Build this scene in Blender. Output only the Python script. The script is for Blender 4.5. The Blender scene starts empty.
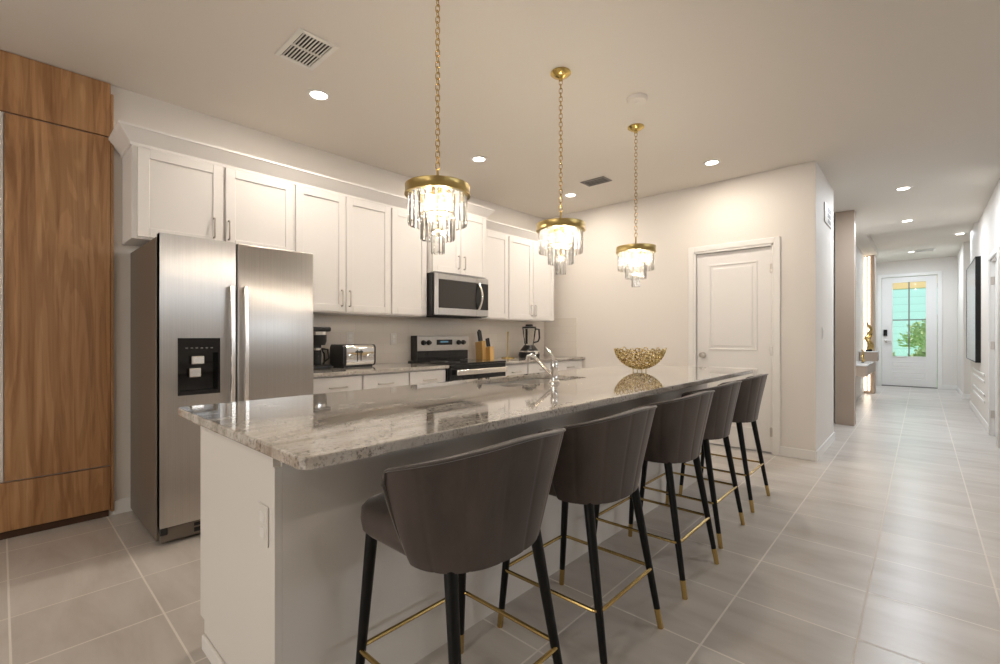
import bpy, bmesh, math, random
from math import pi, sin, cos, radians
from mathutils import Vector, Matrix
random.seed(7)
S = bpy.context.scene
COL = S.collection

# ------------------------------------------------------------------ camera
YAW = math.atan(421.7 / 459.0)
cd = bpy.data.cameras.new('camera'); cam = bpy.data.objects.new('camera', cd); COL.objects.link(cam)
cd.sensor_width = 36.0; cd.lens = 459.0 / 1000 * 36; cd.shift_y = 0.004
cd.clip_start = 0.05; cd.clip_end = 200
cam.location = (0, 0, 1.17); cam.rotation_euler = (pi / 2, 0, YAW)
S.camera = cam
# ------------------------------------------------------------------ exposure, world, sun, big lights
vs = S.view_settings
vs.view_transform = 'Standard'; vs.look = 'None'; vs.gamma = 1.0; vs.use_curve_mapping = False
vs.exposure = 0.22
w = bpy.data.worlds.new('world'); S.world = w; w.use_nodes = True
wn = w.node_tree.nodes['Background']; wn.inputs[0].default_value = (0.78, 0.9, 1.0, 1); wn.inputs[1].default_value = 1.15
sd = bpy.data.lights.new('sun', 'SUN'); so = bpy.data.objects.new('sun', sd); COL.objects.link(so)
sd.energy = 2.2; sd.angle = radians(2); sd.color = (1, 0.95, 0.86); so.rotation_euler = (radians(38), 0, radians(25)); so.location = (0, 18, 12)


def area_light(name, loc, rot, sx, sy, e, col):
    l = bpy.data.lights.new(name, 'AREA'); o = bpy.data.objects.new(name, l); COL.objects.link(o)
    l.shape = 'RECTANGLE'; l.size = sx; l.size_y = sy; l.energy = e; l.color = col
    o.location = loc; o.rotation_euler = rot
    return o


# added daylight fill from unseen window openings behind and right of the camera
area_light('rear_fill_light', (-1.4, -5.14, 1.25), (radians(90), 0, 0), 4.0, 2.3, 56, (1.0, 0.88, 0.75))
area_light('side_fill_light', (5.14, 3.9, 2.22), (radians(90), 0, radians(90)), 4.8, 0.5, 46, (0.84, 0.92, 1.0))  # added high strip, shaped to lay a bright band on the refrigerator
CAN_E, CAN_COL = 10.2, (1.0, 0.90, 0.78)
PEND_E, PEND_COL = 12.0, (1.0, 0.90, 0.77)

# ------------------------------------------------------------------ materials
MATS = {}


def pmat(name, col, rough=0.5, metal=0.0, **kw):
    m = bpy.data.materials.new(name); m.use_nodes = True
    b = m.node_tree.nodes['Principled BSDF']
    b.inputs['Base Color'].default_value = (*col, 1); b.inputs['Roughness'].default_value = rough
    b.inputs['Metallic'].default_value = metal
    for k, v in kw.items():
        b.inputs[k].default_value = v
    MATS[name] = m
    return m


def srgb(r, g, b):
    f = lambda c: (c / 255 / 12.92) if c / 255 < 0.04045 else ((c / 255 + 0.055) / 1.055) ** 2.4
    return (f(r), f(g), f(b))


class NT:
    """short-hand node building on one material"""
    def __init__(s, m):
        s.t = m.node_tree; s.b = s.t.nodes['Principled BSDF']

    def n(s, kind, **kw):
        nd = s.t.nodes.new(kind)
        for k, v in kw.items():
            if k.startswith('_'):
                setattr(nd, k[1:], v)
            else:
                nd.inputs[k].default_value = v
        return nd

    def l(s, a, ao, b, bi):
        s.t.links.new(a.outputs[ao], b.inputs[bi])

    def coords(s, scale=(1, 1, 1), loc=(0, 0, 0), rot=(0, 0, 0), world=True):
        tc = s.n('ShaderNodeNewGeometry') if world else s.n('ShaderNodeTexCoord')
        mp = s.n('ShaderNodeMapping', Scale=scale, Location=loc, Rotation=rot)
        s.l(tc, 'Position' if world else 'Object', mp, 'Vector')
        return mp

    def ramp(s, stops, src=None, out='Fac'):
        r = s.n('ShaderNodeValToRGB'); e = r.color_ramp.elements
        while len(e) < len(stops):
            e.new(0.5)
        for x, (p, c) in zip(e, stops):
            x.position = p; x.color = (*c, 1) if len(c) == 3 else c
        if src:
            s.l(src, out, r, 'Fac')
        return r

    def mix(s, fac, a, b, mode='MIX'):
        m = s.n('ShaderNodeMix', _data_type='RGBA', _blend_type=mode)
        for sock, v in ((0, fac), (6, a), (7, b)):
            if isinstance(v, tuple) and hasattr(v[0], 'outputs'):
                s.t.links.new(v[0].outputs[v[1]], m.inputs[sock])
            elif isinstance(v, tuple):
                m.inputs[sock].default_value = (*v, 1)
            else:
                m.inputs[sock].default_value = v
        return m

    def bump(s, src, out, strength=0.1, dist=0.01):
        b = s.n('ShaderNodeBump', Strength=strength, Distance=dist)
        s.l(src, out, b, 'Height'); s.l(b, 'Normal', s.b, 'Normal')


def paint(name, col, rough=0.6, bump=0.04):
    m = pmat(name, col, rough); t = NT(m)
    no = t.n('ShaderNodeTexNoise', Scale=55.0, Detail=3.0); t.l(t.coords(), 0, no, 'Vector')
    t.bump(no, 'Fac', bump, 0.004)
    return m


paint('wall_paint', srgb(226, 220, 213), 0.65)
paint('ceiling_paint', srgb(222, 215, 206), 0.8, 0.12)
paint('trim_paint', srgb(234, 231, 227), 0.4, 0.01)
paint('cabinet_paint', srgb(233, 229, 225), 0.38, 0.008)
paint('island_paint', srgb(226, 221, 215), 0.5, 0.02)
paint('door_paint', srgb(233, 230, 227), 0.4, 0.01)
pmat('print_glass', (0.42, 0.42, 0.43), 0.12, 0.6)
paint('taupe_laminate', srgb(176, 158, 142), 0.45, 0.01)
pmat('white_plastic', srgb(225, 221, 215), 0.4)
pmat('black_plastic', (0.012, 0.011, 0.011), 0.28)
pmat('black_gloss', (0.008, 0.008, 0.009), 0.06)
pmat('dark_glass', (0.035, 0.032, 0.030), 0.08)
pmat('dark_void', (0.01, 0.01, 0.01), 0.8)
pmat('grey_plastic', srgb(120, 116, 112), 0.45)
pmat('sink_steel', (0.50, 0.47, 0.43), 0.5, 0.6)
pmat('chrome', (0.86, 0.85, 0.84), 0.07, 1.0)
pmat('nickel', (0.60, 0.56, 0.52), 0.3, 1.0)
pmat('handle_steel', (0.86, 0.82, 0.77), 0.24, 1.0)
pmat('brass', srgb(206, 180, 112), 0.24, 1.0)
pmat('antique_brass', srgb(190, 168, 112), 0.3, 1.0)
pmat('gold', srgb(196, 168, 108), 0.24, 1.0)
pmat('gold_glitter', srgb(186, 158, 98), 0.32, 0.95)
pmat('black_lacquer', (0.005, 0.005, 0.005), 0.35, 0.0, **{'Specular IOR Level': 0.25})
pmat('knife_wood', srgb(214, 172, 106), 0.45)
pmat('marble', srgb(235, 235, 236), 0.2)
pmat('leaf', srgb(186, 200, 150), 0.6)
pmat('porch_wood', srgb(228, 195, 142), 0.6)
pmat('plinth_shadow', srgb(70, 44, 24), 0.6)  # dark brown paints in the shadow gap under the wood cabinet
pmat('grout', srgb(190, 180, 168), 0.8)


def speckle_gold():
    t = NT(MATS['gold_glitter'])
    n = t.n('ShaderNodeTexNoise', Scale=110.0, Detail=2.0); t.l(t.coords(), 0, n, 'Vector')
    q = t.ramp([(0.38, srgb(96, 74, 36)), (0.5, srgb(190, 162, 100)), (0.62, srgb(238, 222, 170))], n); t.l(q, 'Color', t.b, 'Base Color')


speckle_gold()


def emit(name, col, e):
    m = bpy.data.materials.new(name); m.use_nodes = True; nt = m.node_tree; nt.nodes.clear()
    em = nt.nodes.new('ShaderNodeEmission'); o = nt.nodes.new('ShaderNodeOutputMaterial')
    em.inputs[0].default_value = (*col, 1); em.inputs[1].default_value = e
    nt.links.new(em.outputs[0], o.inputs[0]); MATS[name] = m


emit('lamp_diffuser', (1.0, 0.93, 0.84), 14)
emit('bulb_glow', (1.0, 0.80, 0.50), 6)
emit('led_strip', (1.0, 0.86, 0.68), 6)
emit('display_blue', (0.25, 0.5, 0.65), 0.35)


def clear(name, tint, gloss=0.12, transl=0.0, rough=0.03):
    m = bpy.data.materials.new(name); m.use_nodes = True; nt = m.node_tree; nt.nodes.clear()
    tr = nt.nodes.new('ShaderNodeBsdfTransparent'); tr.inputs[0].default_value = (*tint, 1)
    gl = nt.nodes.new('ShaderNodeBsdfGlossy'); gl.inputs['Roughness'].default_value = rough
    lw = nt.nodes.new('ShaderNodeLayerWeight'); lw.inputs[0].default_value = gloss
    mx = nt.nodes.new('ShaderNodeMixShader'); o = nt.nodes.new('ShaderNodeOutputMaterial')
    nt.links.new(lw.outputs['Fresnel'], mx.inputs[0])
    src = tr
    if transl:
        tl = nt.nodes.new('ShaderNodeBsdfTranslucent'); tl.inputs[0].default_value = (1, .98, .95, 1)
        m2 = nt.nodes.new('ShaderNodeMixShader'); m2.inputs[0].default_value = transl
        nt.links.new(tr.outputs[0], m2.inputs[1]); nt.links.new(tl.outputs[0], m2.inputs[2]); src = m2
    nt.links.new(src.outputs[0], mx.inputs[1]); nt.links.new(gl.outputs[0], mx.inputs[2])
    nt.links.new(mx.outputs[0], o.inputs[0]); MATS[name] = m


clear('window_glass', (0.97, 0.99, 0.99), 0.1)
clear('jar_glass', (0.95, 0.95, 0.94), 0.16)
clear('crystal', (0.985, 0.985, 0.98), 0.28, 0.065, 0.02)


def make_tiles():
    m = pmat('floor_tile', srgb(170, 158, 146), 0.3); t = NT(m)
    mp = t.coords(loc=(0.183 + 0.434 * 40, -2.2375 + 0.4425 * 40, 0))
    br = t.n('ShaderNodeTexBrick', Color1=(1, 1, 1, 1), Color2=(0.92, 0.92, 0.92, 1), Mortar=(0, 0, 0, 1), Scale=1.0)
    br.offset = 0.0; br.squash = 1.0
    br.inputs['Mortar Size'].default_value = 0.0042; br.inputs['Mortar Smooth'].default_value = 0.15
    br.inputs['Bias'].default_value = 0.0; br.inputs['Brick Width'].default_value = 0.434; br.inputs['Row Height'].default_value = 0.4425
    t.l(mp, 0, br, 'Vector')
    n1 = t.n('ShaderNodeTexNoise', Scale=1.0, Detail=6.0, Roughness=0.6, Distortion=0.3)
    t.l(t.coords(scale=(1.6, 6.0, 1)), 0, n1, 'Vector')
    r1 = t.ramp([(0.3, srgb(190, 181, 172)), (0.5, srgb(203, 196, 189)), (0.72, srgb(214, 208, 202))], n1)
    a = t.mix(1.0, (r1, 'Color'), (br, 'Color'), 'MULTIPLY')
    n2 = t.n('ShaderNodeTexNoise', Scale=0.8, Detail=2.0); t.l(t.coords(), 0, n2, 'Vector')
    r2 = t.ramp([(0.3, (0.93, 0.93, 0.93)), (0.7, (1, 1, 1))], n2)
    a2 = t.mix(1.0, (a, 2), (r2, 'Color'), 'MULTIPLY')
    c = t.mix((br, 'Fac'), (a2, 2), srgb(228, 222, 214))
    t.l(c, 2, t.b, 'Base Color')
    rm = t.mix((br, 'Fac'), (0.30, 0.30, 0.30), (0.7, 0.7, 0.7)); t.l(rm, 2, t.b, 'Roughness')
    inv = t.n('ShaderNodeMath', _operation='SUBTRACT'); inv.inputs[0].default_value = 1.0; t.l(br, 'Fac', inv, 1)
    t.bump(inv, 0, 0.25, 0.002)


make_tiles()


def make_granite():
    m = pmat('granite', srgb(190, 182, 172), 0.05, 0.0, **{'Specular IOR Level': 0.9}); t = NT(m)
    t.b.inputs['Coat Weight'].default_value = 0.6; t.b.inputs['Coat Roughness'].default_value = 0.03
    n1 = t.n('ShaderNodeTexNoise', Scale=1.0, Detail=7.0, Roughness=0.62, Distortion=1.3)
    t.l(t.coords(scale=(5.5, 1.6, 5.5), rot=(0, 0, 0.12)), 0, n1, 'Vector')
    r1 = t.ramp([(0.28, srgb(138, 126, 114)), (0.42, srgb(176, 167, 156)), (0.55, srgb(204, 197, 188)), (0.75, srgb(222, 217, 210))], n1)
    n2 = t.n('ShaderNodeTexNoise', Scale=95.0, Detail=3.0, Roughness=0.7); t.l(t.coords(), 0, n2, 'Vector')
    r2 = t.ramp([(0.38, (0.22, 0.21, 0.20)), (0.50, (1, 1, 1))], n2)
    n3 = t.n('ShaderNodeTexNoise', Scale=9.0, Detail=2.0); t.l(t.coords(), 0, n3, 'Vector')
    r3 = t.ramp([(0.36, (0.15, 0.15, 0.15)), (0.62, (0.85, 0.85, 0.85))], n3)
    a = t.mix((r3, 'Color'), (r1, 'Color'), (r2, 'Color'), 'MULTIPLY')
    v = t.n('ShaderNodeTexVoronoi', Scale=150.0); t.l(t.coords(), 0, v, 'Vector')
    r4 = t.ramp([(0.0, (0.42, 0.40, 0.38)), (0.2, (1, 1, 1))], v, 'Distance')
    b = t.mix(0.55, (a, 2), (r4, 'Color'), 'MULTIPLY')
    t.l(b, 2, t.b, 'Base Color')


make_granite()


def make_wood():
    m = pmat('oak_veneer', srgb(150, 104, 64), 0.42); t = NT(m)
    n1 = t.n('ShaderNodeTexNoise', Scale=1.0, Detail=8.0, Roughness=0.6, Distortion=0.9)
    t.l(t.coords(scale=(18, 18, 0.9)), 0, n1, 'Vector')
    n2 = t.n('ShaderNodeTexNoise', Scale=1.0, Detail=3.0, Roughness=0.5, Distortion=2.2)
    t.l(t.coords(scale=(5, 5, 0.5)), 0, n2, 'Vector')
    wv = t.n('ShaderNodeMath', _operation='MULTIPLY'); wv.inputs[1].default_value = 26.0; t.l(n2, 'Fac', wv, 0)
    si = t.n('ShaderNodeMath', _operation='SINE'); t.l(wv, 0, si, 0)
    r1 = t.ramp([(0.3, srgb(146, 102, 63)), (0.5, srgb(180, 134, 90)), (0.72, srgb(198, 157, 113))], n1)
    r2 = t.ramp([(0.0, (0.80, 0.77, 0.72)), (0.6, (1, 1, 1))], si, 0)
    a = t.mix(0.8, (r1, 'Color'), (r2, 'Color'), 'MULTIPLY')
    t.l(a, 2, t.b, 'Base Color')
    t.bump(n1, 'Fac', 0.08, 0.002)


make_wood()


def make_steel():
    m = pmat('stainless', (0.53, 0.50, 0.47), 0.28, 1.0); t = NT(m)
    t.b.inputs['Roughness'].default_value = 0.34
    t.b.inputs['Anisotropic'].default_value = 0.85
    tg = t.n('ShaderNodeCombineXYZ', X=0.0, Y=1.0, Z=0.0); t.l(tg, 0, t.b, 'Tangent')
    n = t.n('ShaderNodeTexNoise', Scale=1.0, Detail=2.0); t.l(t.coords(scale=(260, 260, 1.5)), 0, n, 'Vector')
    r = t.ramp([(0.3, (0.50, 0.475, 0.45)), (0.7, (0.56, 0.53, 0.50))], n); t.l(r, 'Color', t.b, 'Base Color')
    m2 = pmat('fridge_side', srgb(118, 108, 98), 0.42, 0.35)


make_steel()


def make_velvet():
    m = pmat('velvet', srgb(76, 66, 61), 0.75); t = NT(m)
    t.b.inputs['Sheen Weight'].default_value = 0.55; t.b.inputs['Sheen Roughness'].default_value = 0.35
    t.b.inputs['Sheen Tint'].default_value = (0.85, 0.80, 0.78, 1)
    n = t.n('ShaderNodeTexNoise', Scale=1.0, Detail=4.0, Roughness=0.6, Distortion=0.8)
    t.l(t.coords(scale=(7, 7, 2.6)), 0, n, 'Vector')
    r = t.ramp([(0.3, srgb(58, 49, 45)), (0.7, srgb(82, 71, 65))], n); t.l(r, 'Color', t.b, 'Base Color')
    n2 = t.n('ShaderNodeTexNoise', Scale=700.0, Detail=2.0); t.l(t.coords(), 0, n2, 'Vector')
    t.bump(n2, 'Fac', 0.12, 0.001)
    pmat('velvet_piping', srgb(64, 55, 50), 0.7, 0.0, **{'Sheen Weight': 0.5})


make_velvet()


def make_splash():
    m = pmat('splash_tile', srgb(222, 214, 205), 0.22); t = NT(m)
    tc = t.n('ShaderNodeNewGeometry'); sp = t.n('ShaderNodeSeparateXYZ'); t.l(tc, 'Position', sp, 0)
    ad = t.n('ShaderNodeMath', _operation='ADD'); t.l(sp, 'X', ad, 0); t.l(sp, 'Y', ad, 1)
    cb = t.n('ShaderNodeCombineXYZ'); t.l(ad, 0, cb, 'X'); t.l(sp, 'Z', cb, 'Y')
    br = t.n('ShaderNodeTexBrick', Color1=(*srgb(224, 217, 208), 1), Color2=(*srgb(219, 211, 202), 1), Mortar=(*srgb(212, 204, 195), 1), Scale=1.0)
    br.inputs['Mortar Size'].default_value = 0.0015; br.inputs['Brick Width'].default_value = 0.3; br.inputs['Row Height'].default_value = 0.1
    t.l(cb, 0, br, 'Vector'); t.l(br, 'Color', t.b, 'Base Color')


make_splash()


def make_siding():
    m = pmat('teal_siding', srgb(150, 214, 208), 0.6); t = NT(m)
    g = t.n('ShaderNodeNewGeometry'); sp = t.n('ShaderNodeSeparateXYZ'); t.l(g, 'Position', sp, 0)
    f = t.n('ShaderNodeMath', _operation='FRACT'); mu = t.n('ShaderNodeMath', _operation='MULTIPLY'); mu.inputs[1].default_value = 3.2
    t.l(sp, 'Z', mu, 0); t.l(mu, 0, f, 0)
    r = t.ramp([(0.0, srgb(140, 178, 178)), (0.08, srgb(178, 213, 212)), (1.0, srgb(182, 216, 215))], f, 0)
    t.l(r, 'Color', t.b, 'Base Color')


make_siding()
paint('lawn_green', srgb(130, 175, 95), 0.9, 0.3)


# ------------------------------------------------------------------ geometry helpers
def NB():
    return bmesh.new()


def add(bm, tmp):
    me = bpy.data.meshes.new('t'); tmp.to_mesh(me); tmp.free(); bm.from_mesh(me); bpy.data.meshes.remove(me)


def box(bm, x0, x1, y0, y1, z0, z1, bev=0.0, seg=2):
    t = NB(); bmesh.ops.create_cube(t, size=1)
    bmesh.ops.scale(t, vec=(abs(x1 - x0), abs(y1 - y0), abs(z1 - z0)), verts=t.verts)
    bmesh.ops.translate(t, vec=((x0 + x1) / 2, (y0 + y1) / 2, (z0 + z1) / 2), verts=t.verts)
    if bev:
        bmesh.ops.bevel(t, geom=list(t.edges), offset=bev, segments=seg, affect='EDGES', profile=0.5)
    add(bm, t); return bm


def tube(bm, pts, r, n=10, closed=False, r2=None, cap=True):
    """round bar along a polyline; r may taper to r2"""
    pts = [Vector(p) for p in pts]; N = len(pts); rings = []
    up = None
    for i, p in enumerate(pts):
        if closed:
            d = (pts[(i + 1) % N] - pts[i - 1]).normalized()
        else:
            d = (pts[min(i + 1, N - 1)] - pts[max(i - 1, 0)]).normalized()
        if up is None:
            up = Vector((0, 0, 1)) if abs(d.z) < 0.9 else Vector((1, 0, 0))
        a = d.cross(up)
        if a.length < 1e-5:
            a = d.cross(Vector((0.3, 1, 0.2)))
        a.normalize(); b = a.cross(d).normalized(); up = b
        rr = r if r2 is None else r + (r2 - r) * i / (N - 1)
        rings.append([bm.verts.new(p + a * rr * cos(2 * pi * k / n) + b * rr * sin(2 * pi * k / n)) for k in range(n)])
    M = N if closed else N - 1
    for i in range(M):
        A, B = rings[i], rings[(i + 1) % N]
        for k in range(n):
            bm.faces.new((A[k], A[(k + 1) % n], B[(k + 1) % n], B[k]))
    if cap and not closed:
        bm.faces.new(rings[0][::-1]); bm.faces.new(rings[-1])
    return bm


def lathe(bm, prof, cx=0, cy=0, cz=0, n=32, axis='z'):
    """profile [(radius, height)] spun about an axis through (cx,cy,cz)"""
    rings = []
    for (r, h) in prof:
        if r < 1e-6:
            v = [(0, 0, h)]
        else:
            v = [(r * cos(2 * pi * k / n), r * sin(2 * pi * k / n), h) for k in range(n)]
        if axis == 'x':
            v = [(c, a, b) for a, b, c in v]
        elif axis == 'y':
            v = [(b, c, a) for a, b, c in v]
        rings.append([bm.verts.new((a + cx, b + cy, c + cz)) for a, b, c in v])
    for A, B in zip(rings[:-1], rings[1:]):
        if len(A) == 1 and len(B) == 1:
            continue
        for k in range(n):
            q = [A[0] if len(A) == 1 else A[k]]
            if len(A) > 1: q.append(A[(k + 1) % n])
            if len(B) > 1: q += [B[(k + 1) % n], B[k]]
            else: q.append(B[0])
            bm.faces.new(q)
    return bm


def prism(bm, poly, axis, a0, a1):
    """extrude a polygon: axis 'x': poly=(y,z); 'y': (x,z); 'z': (x,y)"""
    def P(u, v, a):
        return {'x': (a, u, v), 'y': (u, a, v), 'z': (u, v, a)}[axis]
    A = [bm.verts.new(P(u, v, a0)) for u, v in poly]; B = [bm.verts.new(P(u, v, a1)) for u, v in poly]
    n = len(poly)
    bm.faces.new(A); bm.faces.new(B[::-1])
    for k in range(n):
        bm.faces.new((A[k], B[k], B[(k + 1) % n], A[(k + 1) % n]))
    return bm


def rrect(x0, x1, y0, y1, r, n=6):
    out = []
    for cx, cy, a in ((x1 - r, y1 - r, 0), (x0 + r, y1 - r, 90), (x0 + r, y0 + r, 180), (x1 - r, y0 + r, 270)):
        out += [(cx + r * cos(radians(a + 90 * k / n)), cy + r * sin(radians(a + 90 * k / n))) for k in range(n + 1)]
    return out


ORG = {}


def obj(name, bm, mat, parent=None, smooth=False, local=False):
    bmesh.ops.recalc_face_normals(bm, faces=bm.faces)
    me = bpy.data.meshes.new(name); bm.to_mesh(me); bm.free()
    me.materials.append(MATS[mat])
    o = bpy.data.objects.new(name, me); COL.objects.link(o)
    if smooth:
        for p in me.polygons: p.use_smooth = True
        me.set_sharp_from_angle(angle=radians(35))
    if parent:
        org = ORG[parent.name]
        if not local: me.transform(Matrix.Translation(-org))
        o.parent = parent; ORG[o.name] = org
    else:
        # origin at the base centre of the mesh
        xs = [v.co for v in me.vertices]
        c = Vector(((min(v.x for v in xs) + max(v.x for v in xs)) / 2, (min(v.y for v in xs) + max(v.y for v in xs)) / 2, min(v.z for v in xs)))
        me.transform(Matrix.Translation(-c)); o.location = c; ORG[o.name] = c
    return o


def tag(o, label, cat, group=None):
    o['label'] = label; o['category'] = cat
    if group: o['group'] = group
    return o


def thing(name, label, cat, loc, group=None):
    o = bpy.data.objects.new(name, None); COL.objects.link(o); o.location = loc; o.empty_display_size = 0.1
    ORG[o.name] = Vector(loc)
    return tag(o, label, cat, group)


def struct(name, bm, mat, parent=None, smooth=False):
    o = obj(name, bm, mat, parent, smooth)
    if not parent: o['kind'] = 'structure'
    return o


def dup(root, loc, label, rotz=None):
    r = root.copy(); COL.objects.link(r); r.location = loc; r['label'] = label; ORG[r.name] = Vector(loc)
    if rotz is not None: r.rotation_euler = (0, 0, rotz)
    for ch in list(root.children):
        c = ch.copy(); COL.objects.link(c); c.parent = r; ORG[c.name] = Vector(loc)
        for g in list(ch.children):
            d = g.copy(); COL.objects.link(d); d.parent = c
    return r


# ------------------------------------------------------------------ room shell
CEIL = 2.81
WX = -3.90          # kitchen wall
PY = 5.16           # pantry wall
HX = -0.73          # end face of the pantry block
struct('floor', box(NB(), -4.1, 5.1, -5.2, 14.3, -0.12, 0), 'floor_tile')
cb_ = NB(); box(cb_, -4.1, 5.1, -5.2, 9.5, CEIL, CEIL + 0.3)
box(cb_, -4.1, -0.66, 9.5, 12.3, CEIL, CEIL + 0.3)
box(cb_, -0.66, 5.1, 9.5, 14.3, 2.91, 3.11); box(cb_, -1.2, -0.66, 12.3, 14.3, 2.91, 3.11)
struct('ceiling', cb_, 'ceiling_paint')
struct('wall_kitchen', box(NB(), WX - 0.12, WX, -5.2, PY + 0.12, 0, CEIL), 'wall_paint')
DX0, DX1, DZ = -1.822, -1.094, 2.065          # pantry door opening
b = NB(); box(b, WX, DX0 - 0.02, PY, PY + 0.12, 0, CEIL); box(b, DX1 + 0.02, HX, PY, PY + 0.12, 0, CEIL)
box(b, DX0 - 0.02, DX1 + 0.02, PY, PY + 0.12, DZ + 0.02, CEIL)
struct('wall_pantry', b, 'wall_paint')
b = NB(); box(b, HX - 0.12, HX, PY + 0.12, 6.34, 0, CEIL); box(b, -3.2, HX - 0.12, 6.22, 6.34, 0, CEIL)
struct('wall_pantry_end', b, 'wall_paint')
struct('wall_passage', box(NB(), -3.2, -0.87, 7.56, 7.68, 0, CEIL), 'wall_paint')
struct('wall_passage_end', box(NB(), -3.32, -3.2, 6.22, 7.68, 0, CEIL), 'wall_paint')
struct('wall_hall_left', box(NB(), -0.99, -0.87, 7.68, 14.1, 0, 2.91), 'wall_paint')
RD0, RD1, RDZ = 7.12, 7.90, 2.06              # door in the right hall wall
b = NB(); box(b, 0.60, 0.72, 6.6, RD0, 0, 2.91); box(b, 0.60, 0.72, RD1, 10.95, 0, 2.91); box(b, 0.60, 0.72, RD0, RD1, RDZ, 2.91)
struct('wall_hall_right', b, 'wall_paint')
b = NB(); box(b, 0.72, 1.5, 10.83, 10.95, 0, 2.91); box(b, 0.57, 1.5, 12.1, 12.22, 0, 2.91); box(b, 0.57, 0.69, 12.22, 14.1, 0, 2.91); box(b, 1.5, 1.62, 10.83, 12.22, 0, 2.91)
struct('wall_foyer_right', b, 'wall_paint')
FY = 14.1; FD0, FD1, FDZ = -0.70, 0.26, 2.54
b = NB(); box(b, -0.99, FD0, FY, FY + 0.15, 0, 2.91); box(b, FD1, 0.69, FY, FY + 0.15, 0, 2.91); box(b, FD0, FD1, FY, FY + 0.15, FDZ, 2.91)
struct('wall_front', b, 'wall_paint')
struct('wall_living_back', box(NB(), 0.72, 5.1, 6.6, 6.72, 0, CEIL), 'wall_paint')
b = NB(); box(b, -3.9, -3.4, -5.2, -5.08, 0, CEIL); box(b, 0.6, 5.1, -5.2, -5.08, 0, CEIL); box(b, -3.4, 0.6, -5.2, -5.08, 2.4, CEIL); box(b, -3.4, 0.6, -5.2, -5.08, 0, 0.1)
struct('wall_rear', b, 'wall_paint')
b = NB(); box(b, 4.98, 5.1, -5.08, 1.5, 0, CEIL); box(b, 4.98, 5.1, 6.3, 6.6, 0, CEIL); box(b, 4.98, 5.1, 1.5, 6.3, 2.48, CEIL); box(b, 4.98, 5.1, 1.5, 6.3, 0, 1.96)
struct('wall_living_side', b, 'wall_paint')


def window_frame(name, bm, n, horizontal, a0, a1, z0, z1, c):
    for i in range(n + 1):
        a = a0 + (a1 - a0) * i / n
        lo, hi = max(a0, a - 0.04), min(a1, a + 0.04)
        if horizontal: box(bm, lo, hi, c - 0.03, c + 0.03, z0, z1)
        else: box(bm, c - 0.03, c + 0.03, lo, hi, z0, z1)
    for z in (z0 + 0.03, z1 - 0.03):
        if horizontal: box(bm, a0, a1, c - 0.03, c + 0.03, z - 0.03, z + 0.03)
        else: box(bm, c - 0.03, c + 0.03, a0, a1, z - 0.03, z + 0.03)
    return struct(name, bm, 'trim_paint')


window_frame('added_window_1', NB(), 3, True, -3.4, 0.6, 0.1, 2.4, -5.11)  # unseen opening added for the rear fill light
window_frame('added_window_2', NB(), 3, False, 1.5, 6.3, 1.96, 2.48, 5.07)  # unseen high opening added for the side fill light

# baseboards
BH, BT = 0.095, 0.013


def bboard(name, *boxes):
    bm = NB()
    for (x0, x1, y0, y1) in boxes: box(bm, x0, x1, y0, y1, 0, BH, 0.004, 1)
    return struct(name, bm, 'trim_paint')


bboard('baseboard_kitchen', (WX, WX + BT, 0.50, 0.62))
bboard('baseboard_pantry', (DX1 + 0.075, HX, PY - BT, PY), (HX, HX + BT, PY - BT, 6.34 + BT), (-3.2, HX + BT, 6.34, 6.34 + BT))
bboard('baseboard_pantry_left', (-3.2, DX0 - 0.075, PY - BT, PY))
bboard('baseboard_passage', (-3.2, -0.87, 7.56 - BT, 7.56))
bboard('baseboard_hall_right', (0.60 - BT, 0.60, RD1 + 0.07, 10.95))
bboard('baseboard_foyer', (0.57 - BT, 0.57, 12.1 - BT, FY), (0.57, 1.5, 12.1 - BT, 12.1), (FD1 + 0.07, 0.57 - BT, FY - BT, FY))


# ------------------------------------------------------------------ panel doors
def casing(name, bm, x0, x1, z1, y, wd=0.058, t=0.018):
    box(bm, x0 - wd, x0, y - t, y, 0, z1 + wd, 0.004, 1); box(bm, x1, x1 + wd, y - t, y, 0, z1 + wd, 0.004, 1)
    box(bm, x0, x1, y - t, y, z1, z1 + wd, 0.004, 1)
    return bm


def raised_panel(bm, x0, x1, z0, z1, y):
    """moulded recess with a raised field, on a slab whose face is at y (facing -y)"""
    for a, b_, c, d in ((x0, x1, z0, z0 + 0.018), (x0, x1, z1 - 0.018, z1), (x0, x0 + 0.018, z0 + 0.018, z1 - 0.018), (x1 - 0.018, x1, z0 + 0.018, z1 - 0.018)):
        box(bm, a, b_, y - 0.007, y + 0.004, c, d, 0.003, 1)
    box(bm, x0 + 0.045, x1 - 0.045, y - 0.006, y + 0.004, z0 + 0.045, z1 - 0.045, 0.005, 2)


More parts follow.
